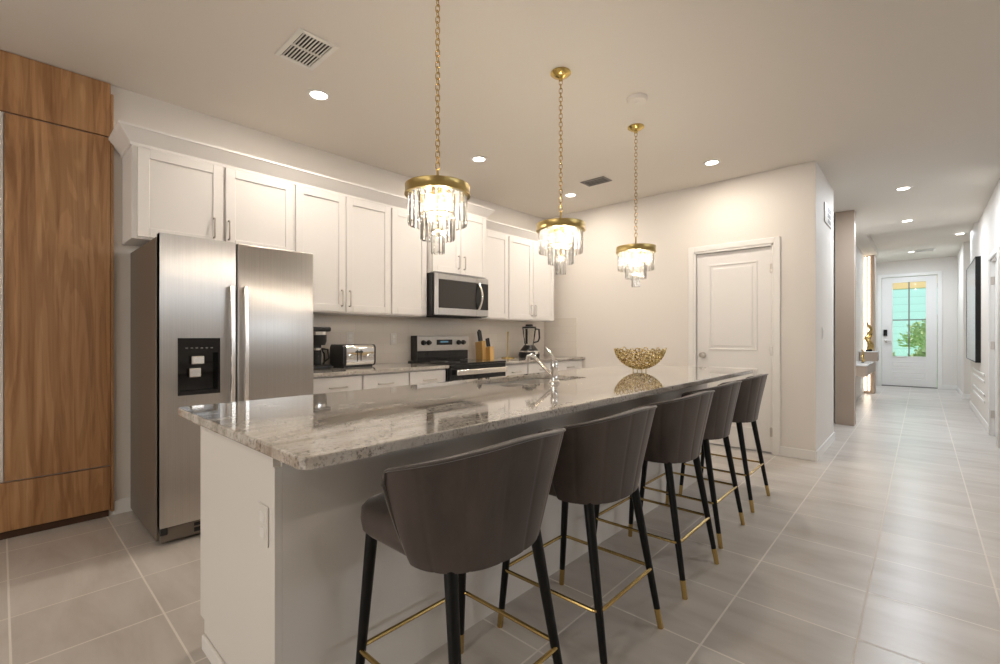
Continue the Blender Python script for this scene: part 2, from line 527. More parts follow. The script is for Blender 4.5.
# pantry door
pt = NB(); box(pt, DX0 + 0.006, DX1 - 0.006, PY + 0.02, PY + 0.055, 0.015, DZ - 0.006)
raised_panel(pt, DX0 + 0.13, DX1 - 0.13, 1.02, DZ - 0.13, PY + 0.02); raised_panel(pt, DX0 + 0.13, DX1 - 0.13, 0.22, 0.84, PY + 0.02)
d1 = struct('door_1', pt, 'door_paint')
fr = NB(); casing('c', fr, DX0 - 0.02, DX1 + 0.02, DZ + 0.02, PY)
box(fr, DX0 - 0.02, DX0 - 0.002, PY - 0.01, PY + 0.12, 0, DZ + 0.02); box(fr, DX1 + 0.002, DX1 + 0.02, PY - 0.01, PY + 0.12, 0, DZ + 0.02); box(fr, DX0 - 0.02, DX1 + 0.02, PY - 0.01, PY + 0.12, DZ, DZ + 0.02)
struct('door_frame', fr, 'trim_paint', d1)
kb = NB(); lathe(kb, [(0, 0), (0.032, 0), (0.032, -0.008), (0.011, -0.012), (0.011, -0.035), (0.026, -0.042), (0.030, -0.055), (0.024, -0.068), (0, -0.072)], DX0 + 0.07, PY + 0.02, 0.965, 20, 'y')
k = struct('knob', kb, 'nickel', d1, True); k['label'] = 'round nickel knob'
for z in (0.22, 1.02, 1.84):
    struct('hinge', box(NB(), DX1 - 0.012, DX1 + 0.010, PY - 0.014, PY + 0.019, z - 0.045, z + 0.045, 0.003, 1), 'nickel', d1)

# front door with a four-light window
G0, G1, GZ0, GZ1 = -0.50, 0.07, 0.70, 2.41
fd = NB(); y0, y1 = FY + 0.03, FY + 0.075
box(fd, FD0 + 0.008, G0, y0, y1, 0.02, FDZ - 0.008); box(fd, G1, FD1 - 0.008, y0, y1, 0.02, FDZ - 0.008)
box(fd, G0, G1, y0, y1, 0.02, GZ0); box(fd, G0, G1, y0, y1, GZ1, FDZ - 0.008)
for z0, z1 in ((0.42, 0.58), (0.16, 0.34)):
    raised_panel(fd, G0 - 0.02, G1 + 0.02, z0, z1, y0)
for a, b_, c, d in ((G0 - 0.025, G1 + 0.025, GZ0 - 0.025, GZ0), (G0 - 0.025, G1 + 0.025, GZ1, GZ1 + 0.025), (G0 - 0.025, G0, GZ0, GZ1), (G1, G1 + 0.025, GZ0, GZ1)):
    box(fd, a, b_, y0 - 0.012, y0 + 0.002, c, d)
d2 = struct('door_2', fd, 'door_paint')
struct('glass', box(NB(), G0, G1, FY + 0.045, FY + 0.055, GZ0, GZ1), 'window_glass', d2)
mb = NB(); box(mb, (G0 + G1) / 2 - 0.012, (G0 + G1) / 2 + 0.012, FY + 0.032, FY + 0.066, GZ0, GZ1); zm = 1.54
box(mb, G0, G1, FY + 0.034, FY + 0.064, zm - 0.012, zm + 0.012)
struct('glazing_bars', mb, 'grey_plastic', d2)
fr = NB(); casing('c', fr, FD0, FD1, FDZ, FY, 0.075); struct('door_frame', fr, 'trim_paint', d2)
struct('threshold', box(NB(), FD0, FD1, FY - 0.01, FY + 0.14, 0, 0.018), 'grey_plastic', d2)
lk = NB(); box(lk, FD0 + 0.035, FD0 + 0.105, y0 - 0.03, y0, 1.17, 1.32, 0.008); struct('keypad_lock', lk, 'black_gloss', d2)
lk = NB(); lathe(lk, [(0, 0), (0.032, 0), (0.032, -0.012), (0.012, -0.016), (0.012, -0.05), (0, -0.05)], FD0 + 0.07, y0, 1.05, 18, 'y'); tube(lk, [(FD0 + 0.07, y0 - 0.045, 1.05), (FD0 + 0.18, y0 - 0.045, 1.05)], 0.010)
struct('lever_handle', lk, 'nickel', d2, True)
for z in (0.3, 0.95, 1.6, 2.3):
    struct('hinge', box(NB(), FD1 - 0.01, FD1 + 0.012, FY - 0.016, FY + 0.028, z - 0.05, z + 0.05, 0.003, 1), 'nickel', d2)

# door on the right hall wall (seen edge-on at the frame border)
rd = NB(); box(rd, 0.63, 0.665, RD0 + 0.02, RD1 - 0.02, 0.015, RDZ - 0.02)
for z0, z1 in ((0.22, 0.86), (1.02, 1.92)):
    box(rd, 0.623, 0.632, RD0 + 0.14, RD1 - 0.14, z0, z1, 0.004, 1)
d3 = struct('door_3', rd, 'door_paint')
fr = NB()
box(fr, 0.582, 0.60, RD1, RD1 + 0.06, 0, RDZ + 0.06, 0.004, 1); box(fr, 0.582, 0.60, RD0 - 0.06, RD0, 0, RDZ + 0.06, 0.004, 1); box(fr, 0.582, 0.60, RD0, RD1, RDZ, RDZ + 0.06, 0.004, 1)
box(fr, 0.60, 0.72, RD1 - 0.018, RD1, 0, RDZ); box(fr, 0.60, 0.72, RD0, RD0 + 0.018, 0, RDZ); box(fr, 0.60, 0.72, RD0, RD1, RDZ - 0.018, RDZ)
struct('door_frame', fr, 'trim_paint', d3)
for z in (0.25, 1.06, 1.82):
    struct('hinge', box(NB(), 0.597, 0.63, RD1 - 0.03, RD1 - 0.010, z - 0.045, z + 0.045, 0.003, 1), 'nickel', d3)

# ------------------------------------------------------------------ refrigerator
FX, F0, F1, FG = -3.088, 0.592, 1.464, 0.978
fg = thing('refrigerator', 'stainless steel side-by-side refrigerator with ice dispenser beside the wood cabinet', 'refrigerator', (-3.48, 1.03, 0))
obj('body', box(NB(), WX + 0.015, FX - 0.0595, F0 - 0.006, F1 - 0.004, 0.02, 1.725, 0.006), 'fridge_side', fg)


def fridge_door(y0, y1, cut=None):
    bm = NB()
    x0, x1 = FX - 0.058, FX
    if not cut:
        box(bm, x0, x1, y0, y1, 0.105, 1.74, 0.012, 3); return bm
    cy0, cy1, cz0, cz1 = cut
    ys = [y0, cy0, cy1, y1]; zs = [0.105, cz0, cz1, 1.74]
    front = {}
    for i, y in enumerate(ys):
        for j, z in enumerate(zs):
            front[i, j] = bm.verts.new((x1, y, z))
    back = {}
    for i in (0, 3):
        for j in (0, 3):
            back[i, j] = bm.verts.new((x0, ys[i], zs[j]))
    for i in range(3):
        for j in range(3):
            if (i, j) != (1, 1):
                bm.faces.new((front[i, j], front[i + 1, j], front[i + 1, j + 1], front[i, j + 1]))
    # recess
    rb = {(i, j): bm.verts.new((x1 - 0.05, ys[i], zs[j])) for i in (1, 2) for j in (1, 2)}
    q = [(1, 1), (2, 1), (2, 2), (1, 2)]
    bm.faces.new([rb[k] for k in q])
    for k in range(4):
        bm.faces.new((front[q[k]], front[q[(k + 1) % 4]], rb[q[(k + 1) % 4]], rb[q[k]]))
    bm.faces.new((back[0, 0], back[0, 3], back[3, 3], back[3, 0]))
    bm.faces.new([front[i, 0] for i in range(4)][::-1] + [back[0, 0], back[3, 0]])
    bm.faces.new([front[i, 3] for i in range(4)] + [back[3, 3], back[0, 3]])
    bm.faces.new([front[0, j] for j in range(4)] + [back[0, 3], back[0, 0]])
    bm.faces.new([front[3, j] for j in range(4)][::-1] + [back[3, 0], back[3, 3]])
    return bm


def bow_handle(bm, y, z0, z1, x, wd=0.026):
    n = 24; pts = []
    for i in range(n + 1):
        s = i / n; z = z0 + (z1 - z0) * s
        pts.append((x + 0.036 + 0.022 * sin(pi * s), z))
    v = []
    for (px, z) in pts:
        v.append([bm.verts.new((px + dx, y + dy, z)) for dx, dy in ((0.010, -wd / 2 + .004), (0.010, wd / 2 - .004), (0.004, wd / 2), (-0.008, wd / 2), (-0.008, -wd / 2), (0.004, -wd / 2))])
    for a, b_ in zip(v[:-1], v[1:]):
        for k in range(6): bm.faces.new((a[k], a[(k + 1) % 6], b_[(k + 1) % 6], b_[k]))
    bm.faces.new(v[0][::-1]); bm.faces.new(v[-1])
    for z in (z0, z1 - 0.035):
        box(bm, x - 0.001, x + 0.04, y - wd / 2, y + wd / 2, z, z + 0.035, 0.003, 1)
    return bm


DC = (0.676, 0.888, 0.832, 1.158)
dl = obj('freezer_door', fridge_door(F0, FG - 0.004, DC), 'stainless', fg)
dr = obj('fridge_door', fridge_door(FG + 0.004, F1), 'stainless', fg, True)
obj('handle', bow_handle(NB(), FG - 0.036, 0.62, 1.47, FX), 'handle_steel', dl, True)
obj('handle', bow_handle(NB(), FG + 0.040, 0.62, 1.47, FX), 'handle_steel', dr, True)
dp = NB(); q = 0.011
box(dp, FX - 0.046, FX + 0.004, DC[0], DC[0] + q, DC[2], DC[3]); box(dp, FX - 0.046, FX + 0.004, DC[1] - q, DC[1], DC[2], DC[3])
box(dp, FX - 0.046, FX + 0.004, DC[0] + q, DC[1] - q, DC[3] - 0.085, DC[3]); box(dp, FX - 0.046, FX + 0.006, DC[0] + q, DC[1] - q, DC[2], DC[2] + 0.022)
box(dp, FX - 0.049, FX - 0.044, DC[0] + q, DC[1] - q, DC[2] + 0.02, DC[3] - 0.085)
disp = obj('dispenser', dp, 'black_gloss', fg); disp['label'] = 'black ice and water dispenser'
ic = NB()
for i in range(6): box(ic, FX + 0.003, FX + 0.0055, 0.712 + 0.025 * i, 0.724 + 0.025 * i, 1.098, 1.104)
obj('control_icons', ic, 'grey_plastic', disp)
obj('ice_paddle', box(NB(), FX - 0.034, FX - 0.012, 0.745, 0.812, 1.005, 1.055, 0.006), 'handle_steel', disp)
obj('water_paddle', box(NB(), FX - 0.036, FX - 0.014, 0.735, 0.795, 0.93, 0.985, 0.006), 'handle_steel', disp)
gr = NB(); box(gr, FX - 0.064, FX - 0.02, F0 + 0.01, F1 - 0.01, 0.018, 0.098, 0.003, 1)
gl = obj('base_grille', gr, 'fridge_side', fg)
gb = NB()
box(gb, FX - 0.03, FX - 0.017, 0.76, F1 - 0.05, 0.07, 0.088); box(gb, FX - 0.03, FX - 0.017, 0.76, F1 - 0.05, 0.035, 0.06)
obj('grille_slot', gb, 'dark_void', gl)
obj('hinge_cover', box(NB(), FX - 0.05, FX - 0.01, F0 + 0.004, F0 + 0.04, 0.06, 0.103, 0.003, 1), 'black_plastic', gl)
for y in (F0 + 0.05, F1 - 0.05):
    obj('foot', lathe(NB(), [(0, 0), (0.02, 0), (0.02, 0.02), (0, 0.02)], FX - 0.09, y, 0, 14), 'black_plastic', fg)

# ------------------------------------------------------------------ wood built-in cabinet at left
wc = thing('wall_cabinet', 'floor to ceiling wood veneer built-in cabinet beside the refrigerator', 'cabinet', (WX + 0.02, -0.4, 0))
W1 = 0.486; W0 = -1.3; wx0, wx1 = WX, WX + 0.026
obj('side_panel', box(NB(), wx0, wx1 + 0.001, W1, W1 + 0.012, 0.03, CEIL - 0.07), 'oak_veneer', wc)
obj('upper_panel', box(NB(), wx0, wx1, W0, W1 - 0.002, 2.462, CEIL - 0.004, 0.002, 1), 'oak_veneer', wc)
obj('door', box(NB(), wx0, wx1, 0.016, W1 - 0.002, 0.333, 2.453, 0.002, 1), 'oak_veneer', wc)
o = obj('inset_panel', box(NB(), wx0, wx1 - 0.012, W0, 0.010, 0.333, 2.453), 'wall_paint', wc); o['label'] = 'beige painted inset panel'
obj('drawer', box(NB(), wx0, wx1, W0, W1 - 0.002, 0.045, 0.324, 0.002, 1), 'oak_veneer', wc)
obj('plinth', box(NB(), wx0, wx1 - 0.014, W0, W1 - 0.01, 0.0, 0.04), 'plinth_shadow', wc)


# ------------------------------------------------------------------ kitchen cabinets
def shaker(bm, y0, y1, z0, z1, xf, t=0.02, s=0.06, sgn=1):
    """door or drawer front facing +x (sgn 1) or -x (sgn -1), face at xf"""
    xb = xf - sgn * t; xr = xf - sgn * 0.009
    a, b_ = min(xb, xf), max(xb, xf)
    for p in ((y0, y0 + s, z0, z1), (y1 - s, y1, z0, z1), (y0 + s, y1 - s, z0, z0 + s), (y0 + s, y1 - s, z1 - s, z1)):
        box(bm, a, b_, *p, 0.0015, 1)
    a, b_ = min(xb, xr), max(xb, xr)
    box(bm, a, b_, y0 + s - 0.002, y1 - s + 0.002, z0 + s - 0.002, z1 - s + 0.002)
    return bm


def pull(bm, x, y, z, length, vertical=True, sgn=1):
    h = length / 2; d = 0.030 * sgn
    if vertical:
        tube(bm, [(x, y, z - h), (x + d * .8, y, z - h), (x + d, y, z - h + .008), (x + d, y, z + h - .008), (x + d * .8, y, z + h), (x, y, z + h)], 0.006, 8)
    else:
        tube(bm, [(x, y - h, z), (x + d * .8, y - h, z), (x + d, y - h + .008, z), (x + d, y + h - .008, z), (x + d * .8, y + h, z), (x, y + h, z)], 0.006, 8)
    return bm


UF = -3.555   # face of the upper doors


def upper(label, y0, y1, z0, z1, splits, handles, xf=UF):
    c = thing('upper_cabinet', label, 'cabinet', (WX, (y0 + y1) / 2, z0), 'white wall cabinets along the kitchen wall')
    bm = NB(); box(bm, WX + 0.002, xf - 0.021, y0 + 0.001, y1 - 0.001, z0, z1 + 0.02, 0.001, 1)
    obj('carcass', bm, 'cabinet_paint', c)
    g = 0.004
    for (a, b_), h in zip(splits, handles):
        d = obj('door', shaker(NB(), a + g, b_ - g, z0 + 0.012, z1, xf), 'cabinet_paint', c)
        if h is not None:
            obj('handle', pull(NB(), xf - 0.001, h, z0 + (0.125 if z1 - z0 > 0.7 else 0.13), 0.128), 'nickel', d, True)
    return c


upper('white double-door wall cabinet above the refrigerator', 0.545, 1.535, 1.775, 2.34, [(0.568, 1.045), (1.055, 1.53)], [0.985, 1.075])
upper('tall white double-door wall cabinet above the coffee maker and toaster', 1.535, 2.41, 1.36, 2.34, [(1.54, 1.962), (1.962, 2.405)], [1.92, 1.99])
upper('white single-door wall cabinet just left of the microwave', 2.41, 2.825, 1.36, 2.34, [(2.415, 2.82)], [None])
upper('white double-door cabinet mounted over the microwave, set higher than its neighbours', 2.825, 3.588, 1.79, 2.44, [(2.83, 3.205), (3.205, 3.583)], [3.165, 3.245], -3.49)
upper('white single-door wall cabinet just right of the microwave', 3.588, 4.025, 1.36, 2.34, [(3.60, 4.02)], [None])
upper('white double-door wall cabinet above the blender', 4.025, 4.93, 1.36, 2.34, [(4.03, 4.478), (4.478, 4.925)], [4.44, 4.515])


def crown(bm, y0, y1, zb, xf, ret0=True, ret1=True):
    """sloped crown along y with returns at the ends"""
    prof = [(0.0, 0.0), (0.008, 0.0), (0.010, 0.018), (0.066, 0.088), (0.072, 0.092), (0.072, 0.106), (0.0, 0.106)]
    rows = []
    for y, s in ((y0, -1 if ret0 else 0), (y1, 1 if ret1 else 0)):
        rows.append([bm.verts.new((xf + p, y + s * p, zb + h)) for p, h in prof])
    n = len(prof)
    for k in range(n - 1): bm.faces.new((rows[0][k], rows[0][k + 1], rows[1][k + 1], rows[1][k]))
    for row, y, s, on in ((rows[0], y0, -1, ret0), (rows[1], y1, 1, ret1)):
        if on:
            back = [bm.verts.new((WX + 0.001, y + s * p, zb + h)) for p, h in prof]
            for k in range(n - 1): bm.faces.new((row[k], row[k + 1], back[k + 1], back[k]))
    # top board closing the moulding to the wall
    box(bm, WX + 0.001, xf, y0, y1, zb + 0.09, zb + 0.106)
    return bm


c = NB(); crown(c, 0.545, 2.823, 2.345, UF - 0.021, True, False)
struct('trim_1', c, 'cabinet_paint')
c = NB(); crown(c, 2.825, 3.588, 2.445, -3.511); struct('trim_2', c, 'cabinet_paint')
c = NB(); crown(c, 3.59, 4.93, 2.345, UF - 0.021, False, True); struct('trim_3', c, 'cabinet_paint')

BF = -3.265   # face of base fronts


def base(label, y0, y1, drawers, doors):
    c = thing('base_cabinet', label, 'cabinet', (WX + 0.3, (y0 + y1) / 2, 0), 'white base cabinets along the kitchen wall')
    bm = NB(); box(bm, WX + 0.002, BF - 0.021, y0 + 0.001, y1 - 0.001, 0.1, 0.869); box(bm, WX + 0.002, BF - 0.09, y0 + 0.001, y1 - 0.001, 0, 0.1)
    obj('carcass', bm, 'cabinet_paint', c)
    for (a, b_, h) in drawers:
        d = NB(); box(d, BF - 0.02, BF, a + 0.004, b_ - 0.004, 0.705, 0.858, 0.002, 1)
        d = obj('drawer', d, 'cabinet_paint', c); obj('handle', pull(NB(), BF - 0.001, h, 0.778, 0.135, False), 'nickel', d, True)
    for (a, b_, h) in doors:
        d = obj('door', shaker(NB(), a + 0.004, b_ - 0.004, 0.112, 0.69, BF), 'cabinet_paint', c)
        obj('handle', pull(NB(), BF - 0.001, h, 0.60, 0.13), 'nickel', d, True)


base('white base cabinet next to the refrigerator, under the coffee maker', 1.50, 1.942, [(1.505, 1.937, 1.735)], [(1.505, 1.937, 1.90)])
base('white base cabinet under the toaster', 1.942, 2.395, [(1.947, 2.39, 2.155)], [(1.947, 2.39, 1.985)])
base('white base cabinet just left of the oven range', 2.395, 2.815, [(2.40, 2.81, 2.615)], [(2.40, 2.81, 2.77)])
base('white base cabinet just right of the oven range, under the knife block', 3.60, 4.02, [(3.605, 4.015, 3.81)], [(3.605, 4.015, 3.65)])
base('white base cabinet in the corner under the blender', 4.02, 5.155, [(4.025, 4.58, 4.30), (4.59, 5.14, 4.86)], [(4.025, 4.58, 4.54), (4.59, 5.14, 4.63)])


def slab(x0, x1, y0, y1, z0, z1, r=0.01, hole=None, hr=0.05):
    bm = NB()

    def loop(pts):
        v = [bm.verts.new((x, y, z1)) for x, y in pts]
        return [bm.edges.new((v[i], v[(i + 1) % len(v)])) for i in range(len(v))]
    e = loop(rrect(x0, x1, y0, y1, r))
    if hole: e += loop(rrect(*hole, hr))
    bmesh.ops.triangle_fill(bm, use_beauty=True, use_dissolve=False, edges=e)
    ext = bmesh.ops.extrude_face_region(bm, geom=list(bm.faces))
    vs_ = [g for g in ext['geom'] if isinstance(g, bmesh.types.BMVert)]
    bmesh.ops.translate(bm, vec=(0, 0, z0 - z1), verts=vs_)
    bmesh.ops.recalc_face_normals(bm, faces=bm.faces)
    bm.edges.ensure_lookup_table()
    sharp = [ed for ed in bm.edges if len(ed.link_faces) == 2 and abs(ed.verts[0].co.z - ed.verts[1].co.z) < 1e-5 and ed.calc_face_angle(0) > 1.2]
    bmesh.ops.bevel(bm, geom=sharp, offset=0.004, segments=2, affect='EDGES', profile=0.5)
    return bm


tag(obj('countertop', slab(WX + 0.001, -3.225, 1.478, 2.818, 0.87, 0.90), 'granite'), 'grey granite wall countertop between refrigerator and oven range', 'countertop')
tag(obj('countertop', slab(WX + 0.001, -3.225, 3.598, PY - 0.001, 0.87, 0.90), 'granite'), 'grey granite corner countertop right of the oven range, under blender and knife block', 'countertop')
bs = NB(); box(bs, WX, WX + 0.008, 1.478, PY, 0.901, 1.359); tag(obj('backsplash', bs, 'splash_tile'), 'long beige tile backsplash behind the range and toaster', 'backsplash')
bs = NB(); box(bs, WX + 0.009, -3.36, PY - 0.009, PY, 0.901, 1.41); tag(obj('backsplash', bs, 'splash_tile'), 'short tile side splash on the pantry wall above the corner counter', 'backsplash')


def outlet(label, loc, face):
    t = thing('wall_outlet', label, 'outlet', loc)
    x, y, z = loc; wd, hh = 0.036, 0.058
    a, b_ = NB(), []
    if face == 'x':
        box(a, x, x + 0.005, y - wd, y + wd, z - hh, z + hh, 0.002, 1); obj('cover_plate', a, 'white_plastic', t)
        for dz in (-0.022, 0.022):
            s = box(NB(), x + 0.004, x + 0.007, y - 0.016, y + 0.016, z + dz - 0.015, z + dz + 0.015, 0.001, 1)
            obj('receptacle', s, 'trim_paint', t)
    else:
        box(a, x - wd, x + wd, y - 0.005, y, z - hh, z + hh, 0.002, 1); obj('cover_plate', a, 'white_plastic', t)
        for dz in (-0.022, 0.022):
            s = box(NB(), x - 0.016, x + 0.016, y - 0.007, y - 0.004, z + dz - 0.015, z + dz + 0.015, 0.001, 1)
            obj('receptacle', s, 'trim_paint', t)


outlet('white outlet on the backsplash right behind the toaster', (WX + 0.008, 2.19, 1.15), 'x')
outlet('white outlet on the backsplash between toaster and range', (WX + 0.008, 2.66, 1.14), 'x')
outlet('white outlet on the end panel of the island', (-1.41, 0.5195, 0.622), 'y')

# ------------------------------------------------------------------ range
RX = -3.215; R0, R1 = 2.824, 3.592
rg = thing('oven_range', 'stainless and black electric oven range under the microwave', 'oven', (WX + 0.35, 3.208, 0))
obj('body', box(NB(), WX + 0.02, RX - 0.045, R0, R1, 0.0, 0.895), 'stainless', rg)
obj('cooktop', box(NB(), WX + 0.02, RX + 0.004, R0 + 0.002, R1 - 0.002, 0.896, 0.913, 0.004), 'black_gloss', rg)
bg = obj('backguard', box(NB(), WX + 0.012, WX + 0.10, R0 + 0.062, R1 + 0.012, 1.012, 1.172, 0.005), 'stainless', rg)
obj('splash_strip', box(NB(), WX + 0.012, WX + 0.09, R0 + 0.062, R1 + 0.012, 0.914, 1.012), 'black_gloss', rg)
obj('end_cap', box(NB(), WX + 0.010, WX + 0.103, R0 + 0.046, R0 + 0.062, 0.914, 1.174, 0.003, 1), 'black_plastic', rg)
obj('display', box(NB(), WX + 0.099, WX + 0.104, 3.14, 3.36, 1.075, 1.13, 0.002, 1), 'black_gloss', bg)
obj('clock_digits', box(NB(), WX + 0.1035, WX + 0.1045, 3.19, 3.30, 1.10, 1.116), 'display_blue', bg)
for y in (2.96, 3.03, 3.45, 3.52):
    kb = NB(); lathe(kb, [(0, 0), (0.027, 0), (0.027, 0.012), (0.019, 0.018), (0.018, 0.034), (0, 0.034)], WX + 0.10, y, 1.1, 18, 'x')
    obj('knob', kb, 'black_plastic', bg, True)
dr_ = NB(); box(dr_, RX - 0.044, RX, R0 + 0.004, R1 - 0.004, 0.20, 0.893, 0.005); od = obj('oven_door', dr_, 'black_gloss', rg)
hb = NB(); box(hb, RX + 0.028, RX + 0.048, R0 + 0.045, R1 - 0.03, 0.80, 0.853, 0.008, 3)
for y in (R0 + 0.07, R1 - 0.08): box(hb, RX - 0.001, RX + 0.03, y, y + 0.03, 0.81, 0.84)
obj('handle', hb, 'handle_steel', od, True)
obj('storage_drawer', box(NB(), RX - 0.044, RX, R0 + 0.004, R1 - 0.004, 0.04, 0.19, 0.005), 'stainless', rg)
for (x, y, r) in ((-3.60, 3.01, .09), (-3.60, 3.40, .075), (-3.40, 3.01, .075), (-3.40, 3.40, .10)):
    obj('burner_ring', lathe(NB(), [(r, 0), (r, .0006), (r - .004, .0006), (r - .004, 0)], x, y, 0.913, 32), 'grey_plastic', rg)

# ------------------------------------------------------------------ microwave
MX = -3.46; M0, M1, MZ0, MZ1 = 2.83, 3.582, 1.372, 1.786
mw = thing('microwave', 'stainless over-the-range microwave with dark glass door', 'microwave', (WX + 0.2, 3.2, MZ0))
obj('body', box(NB(), WX + 0.01, MX - 0.022, M0 - 0.003, M1, MZ0, MZ1, 0.003, 1), 'black_plastic', mw)
ms = 3.405
df = NB()
box(df, MX - 0.02, MX, M0, M0 + 0.055, MZ0 + 0.005, MZ1 - 0.005, 0.003, 1); box(df, MX - 0.02, MX, ms - 0.005, M1 - 0.002, MZ1 - 0.058, MZ1 - 0.005, 0.003, 1)
box(df, MX - 0.02, MX, M0 + 0.055, ms - 0.005, MZ0 + 0.005, MZ0 + 0.075, 0.003, 1); box(df, MX - 0.02, MX, M0 + 0.055, ms - 0.005, MZ1 - 0.058, MZ1 - 0.005, 0.003, 1)
box(df, MX - 0.02, MX, ms - 0.005, M1 - 0.002, MZ0 + 0.005, MZ0 + 0.075, 0.003, 1)
md = obj('door', df, 'stainless', mw)
obj('window', box(NB(), MX - 0.016, MX - 0.004, M0 + 0.054, ms - 0.004, MZ0 + 0.074, MZ1 - 0.057), 'dark_glass', md)
obj('control_panel', box(NB(), MX - 0.016, MX - 0.002, ms - 0.003, M1 - 0.003, MZ0 + 0.076, MZ1 - 0.059), 'black_gloss', mw)
hn = NB(); pts = []
for i in range(15):
    s = i / 14; pts.append((MX + 0.012 + 0.045 * sin(pi * s), ms + 0.025, MZ0 + 0.085 + (MZ1 - MZ0 - 0.155) * s))
pts = [(MX - 0.001, ms + 0.025, pts[0][2])] + pts + [(MX - 0.001, ms + 0.025, pts[-1][2])]
tube(hn, pts, 0.013, 10); obj('handle', hn, 'handle_steel', md, True)
obj('vent_strip', box(NB(), WX + 0.06, MX - 0.06, M0 + 0.05, M1 - 0.05, MZ0 - 0.006, MZ0 + 0.001), 'dark_void', mw)

# ------------------------------------------------------------------ counter-top appliances
Z9 = 0.90
cm = thing('coffee_maker', 'black drip coffee maker with glass carafe beside the refrigerator', 'coffee maker', (-3.66, 1.745, Z9))
b = NB(); box(b, -3.79, -3.55, 1.655, 1.835, Z9, Z9 + 0.035, 0.008); box(b, -3.79, -3.72, 1.66, 1.83, Z9 + 0.03, Z9 + 0.26, 0.008)
obj('body', b, 'black_plastic', cm)
b = NB(); lathe(b, [(0, 0), (0.07, 0), (0.082, 0.03), (0.084, 0.085), (0, 0.085)], -3.645, 1.745, Z9 + 0.195, 26); obj('brew_basket', b, 'black_plastic', cm, True)
b = NB(); box(b, -3.79, -3.552, 1.657, 1.833, Z9 + 0.305, Z9 + 0.345, 0.014, 3); obj('lid', b, 'black_plastic', cm, True)
b = NB(); lathe(b, [(0.082, 0), (0.086, 0), (0.086, 0.026), (0.082, 0.026)], -3.645, 1.745, Z9 + 0.279, 26); obj('steel_band', b, 'chrome', cm, True)
b = NB(); lathe(b, [(0, 0), (0.06, 0), (0.068, 0.02), (0.066, 0.09), (0.045, 0.128), (0.045, 0.135), (0.042, 0.135), (0.062, 0.088), (0.064, 0.022), (0.056, 0.004), (0, 0.004)], -3.64, 1.745, Z9 + 0.037, 26)
cf = obj('carafe', b, 'jar_glass', cm, True)
b = NB(); tube(b, [(-3.60, 1.78, Z9 + .165), (-3.565, 1.805, Z9 + .16), (-3.555, 1.81, Z9 + .09), (-3.588, 1.787, Z9 + .06)], 0.008, 8); obj('carafe_handle', b, 'black_plastic', cf, True)
b = NB(); lathe(b, [(0.046, 0), (0.05, 0), (0.05, 0.018), (0.046, 0.018)], -3.64, 1.745, Z9 + 0.155, 24); obj('carafe_band', b, 'chrome', cf, True)

ts = thing('toaster', 'chrome and black four-slice toaster with two front dials', 'toaster', (-3.73, 2.10, Z9))
ty0, ty1, tx0, tx1 = 1.955, 2.27, -3.82, -3.595
b = NB(); prof = rrect(tx0, tx1, Z9 + 0.012, Z9 + 0.195, 0.035)
prism(b, prof, 'y', ty0 + 0.03, ty1 - 0.012); obj('shell', b, 'chrome', ts, True)
for a, b2 in ((ty0, ty0 + 0.032), (ty1 - 0.014, ty1)):
    e = NB(); prism(e, rrect(tx0 - 0.002, tx1 + 0.002, Z9 + 0.01, Z9 + 0.197, 0.036), 'y', a, b2); obj('end_cap', e, 'black_plastic', ts, True)
b = NB(); box(b, tx0 + 0.02, tx1 - 0.02, ty0 + 0.02, ty1 - 0.02, Z9, Z9 + 0.012); obj('foot_base', b, 'black_plastic', ts)
for i in range(2):
    obj('slot', box(NB(), tx0 + 0.05 + 0.075 * i, tx0 + 0.085 + 0.075 * i, ty0 + 0.05, ty1 - 0.03, Z9 + 0.19, Z9 + 0.1965), 'dark_void', ts)
for y in (ty0 + 0.075, ty1 - 0.062):
    kb = NB(); lathe(kb, [(0, 0), (0.024, 0), (0.024, 0.004), (0.017, 0.006), (0.016, 0.022), (0, 0.022)], tx1 - 0.001, y, Z9 + 0.095, 20, 'x'); obj('dial', kb, 'chrome', ts, True)
for y in (ty0 + 0.135, ty0 + 0.17):
    obj('lever_track', box(NB(), tx1 - 0.002, tx1 + 0.0015, y - 0.004, y + 0.004, Z9 + 0.05, Z9 + 0.15), 'black_plastic', ts)
    obj('lever', box(NB(), tx1, tx1 + 0.02, y - 0.010, y + 0.010, Z9 + 0.125, Z9 + 0.14, 0.003, 1), 'black_plastic', ts)
b = NB(); tube(b, [(-3.80, ty1, Z9 + .03), (-3.78, ty1 + .03, Z9 + .05), (-3.74, ty1 + .045, Z9 + .035), (-3.72, ty1 + .03, Z9 + .008), (-3.78, ty1 + .02, Z9 + .006), (-3.87, ty1 + .03, Z9 + .006)], 0.004, 8)
obj('power_cord', b, 'black_plastic', ts, True)

kbk = thing('knife_block', 'two-step light wood knife block right of the oven range', 'knife block', (-3.74, 3.76, Z9))
obj('tall_block', prism(NB(), [(-3.81, Z9), (-3.70, Z9), (-3.715, Z9 + 0.215), (-3.825, Z9 + 0.195)], 'y', 3.735, 3.795), 'knife_wood', kbk)
obj('short_block', prism(NB(), [(-3.74, Z9), (-3.64, Z9), (-3.65, Z9 + 0.15), (-3.75, Z9 + 0.135)], 'y', 3.798, 3.86), 'knife_wood', kbk)


def knife(label, x, y, z, L):
    t = thing('kitchen_knife', label, 'knife', (x, y, z), 'black handled knives in the wood block')
    m = NB(); pts = [(x, y, z + .002), (x - .02 * L / .1, y, z + L)]
    tube(m, pts, 0.0135, 8); obj('handle', m, 'black_plastic', t, True)
    m = NB(); box(m, x - 0.004, x + 0.004, y - 0.002, y + 0.002, z - 0.004, z + 0.003); obj('bolster', m, 'chrome', t)


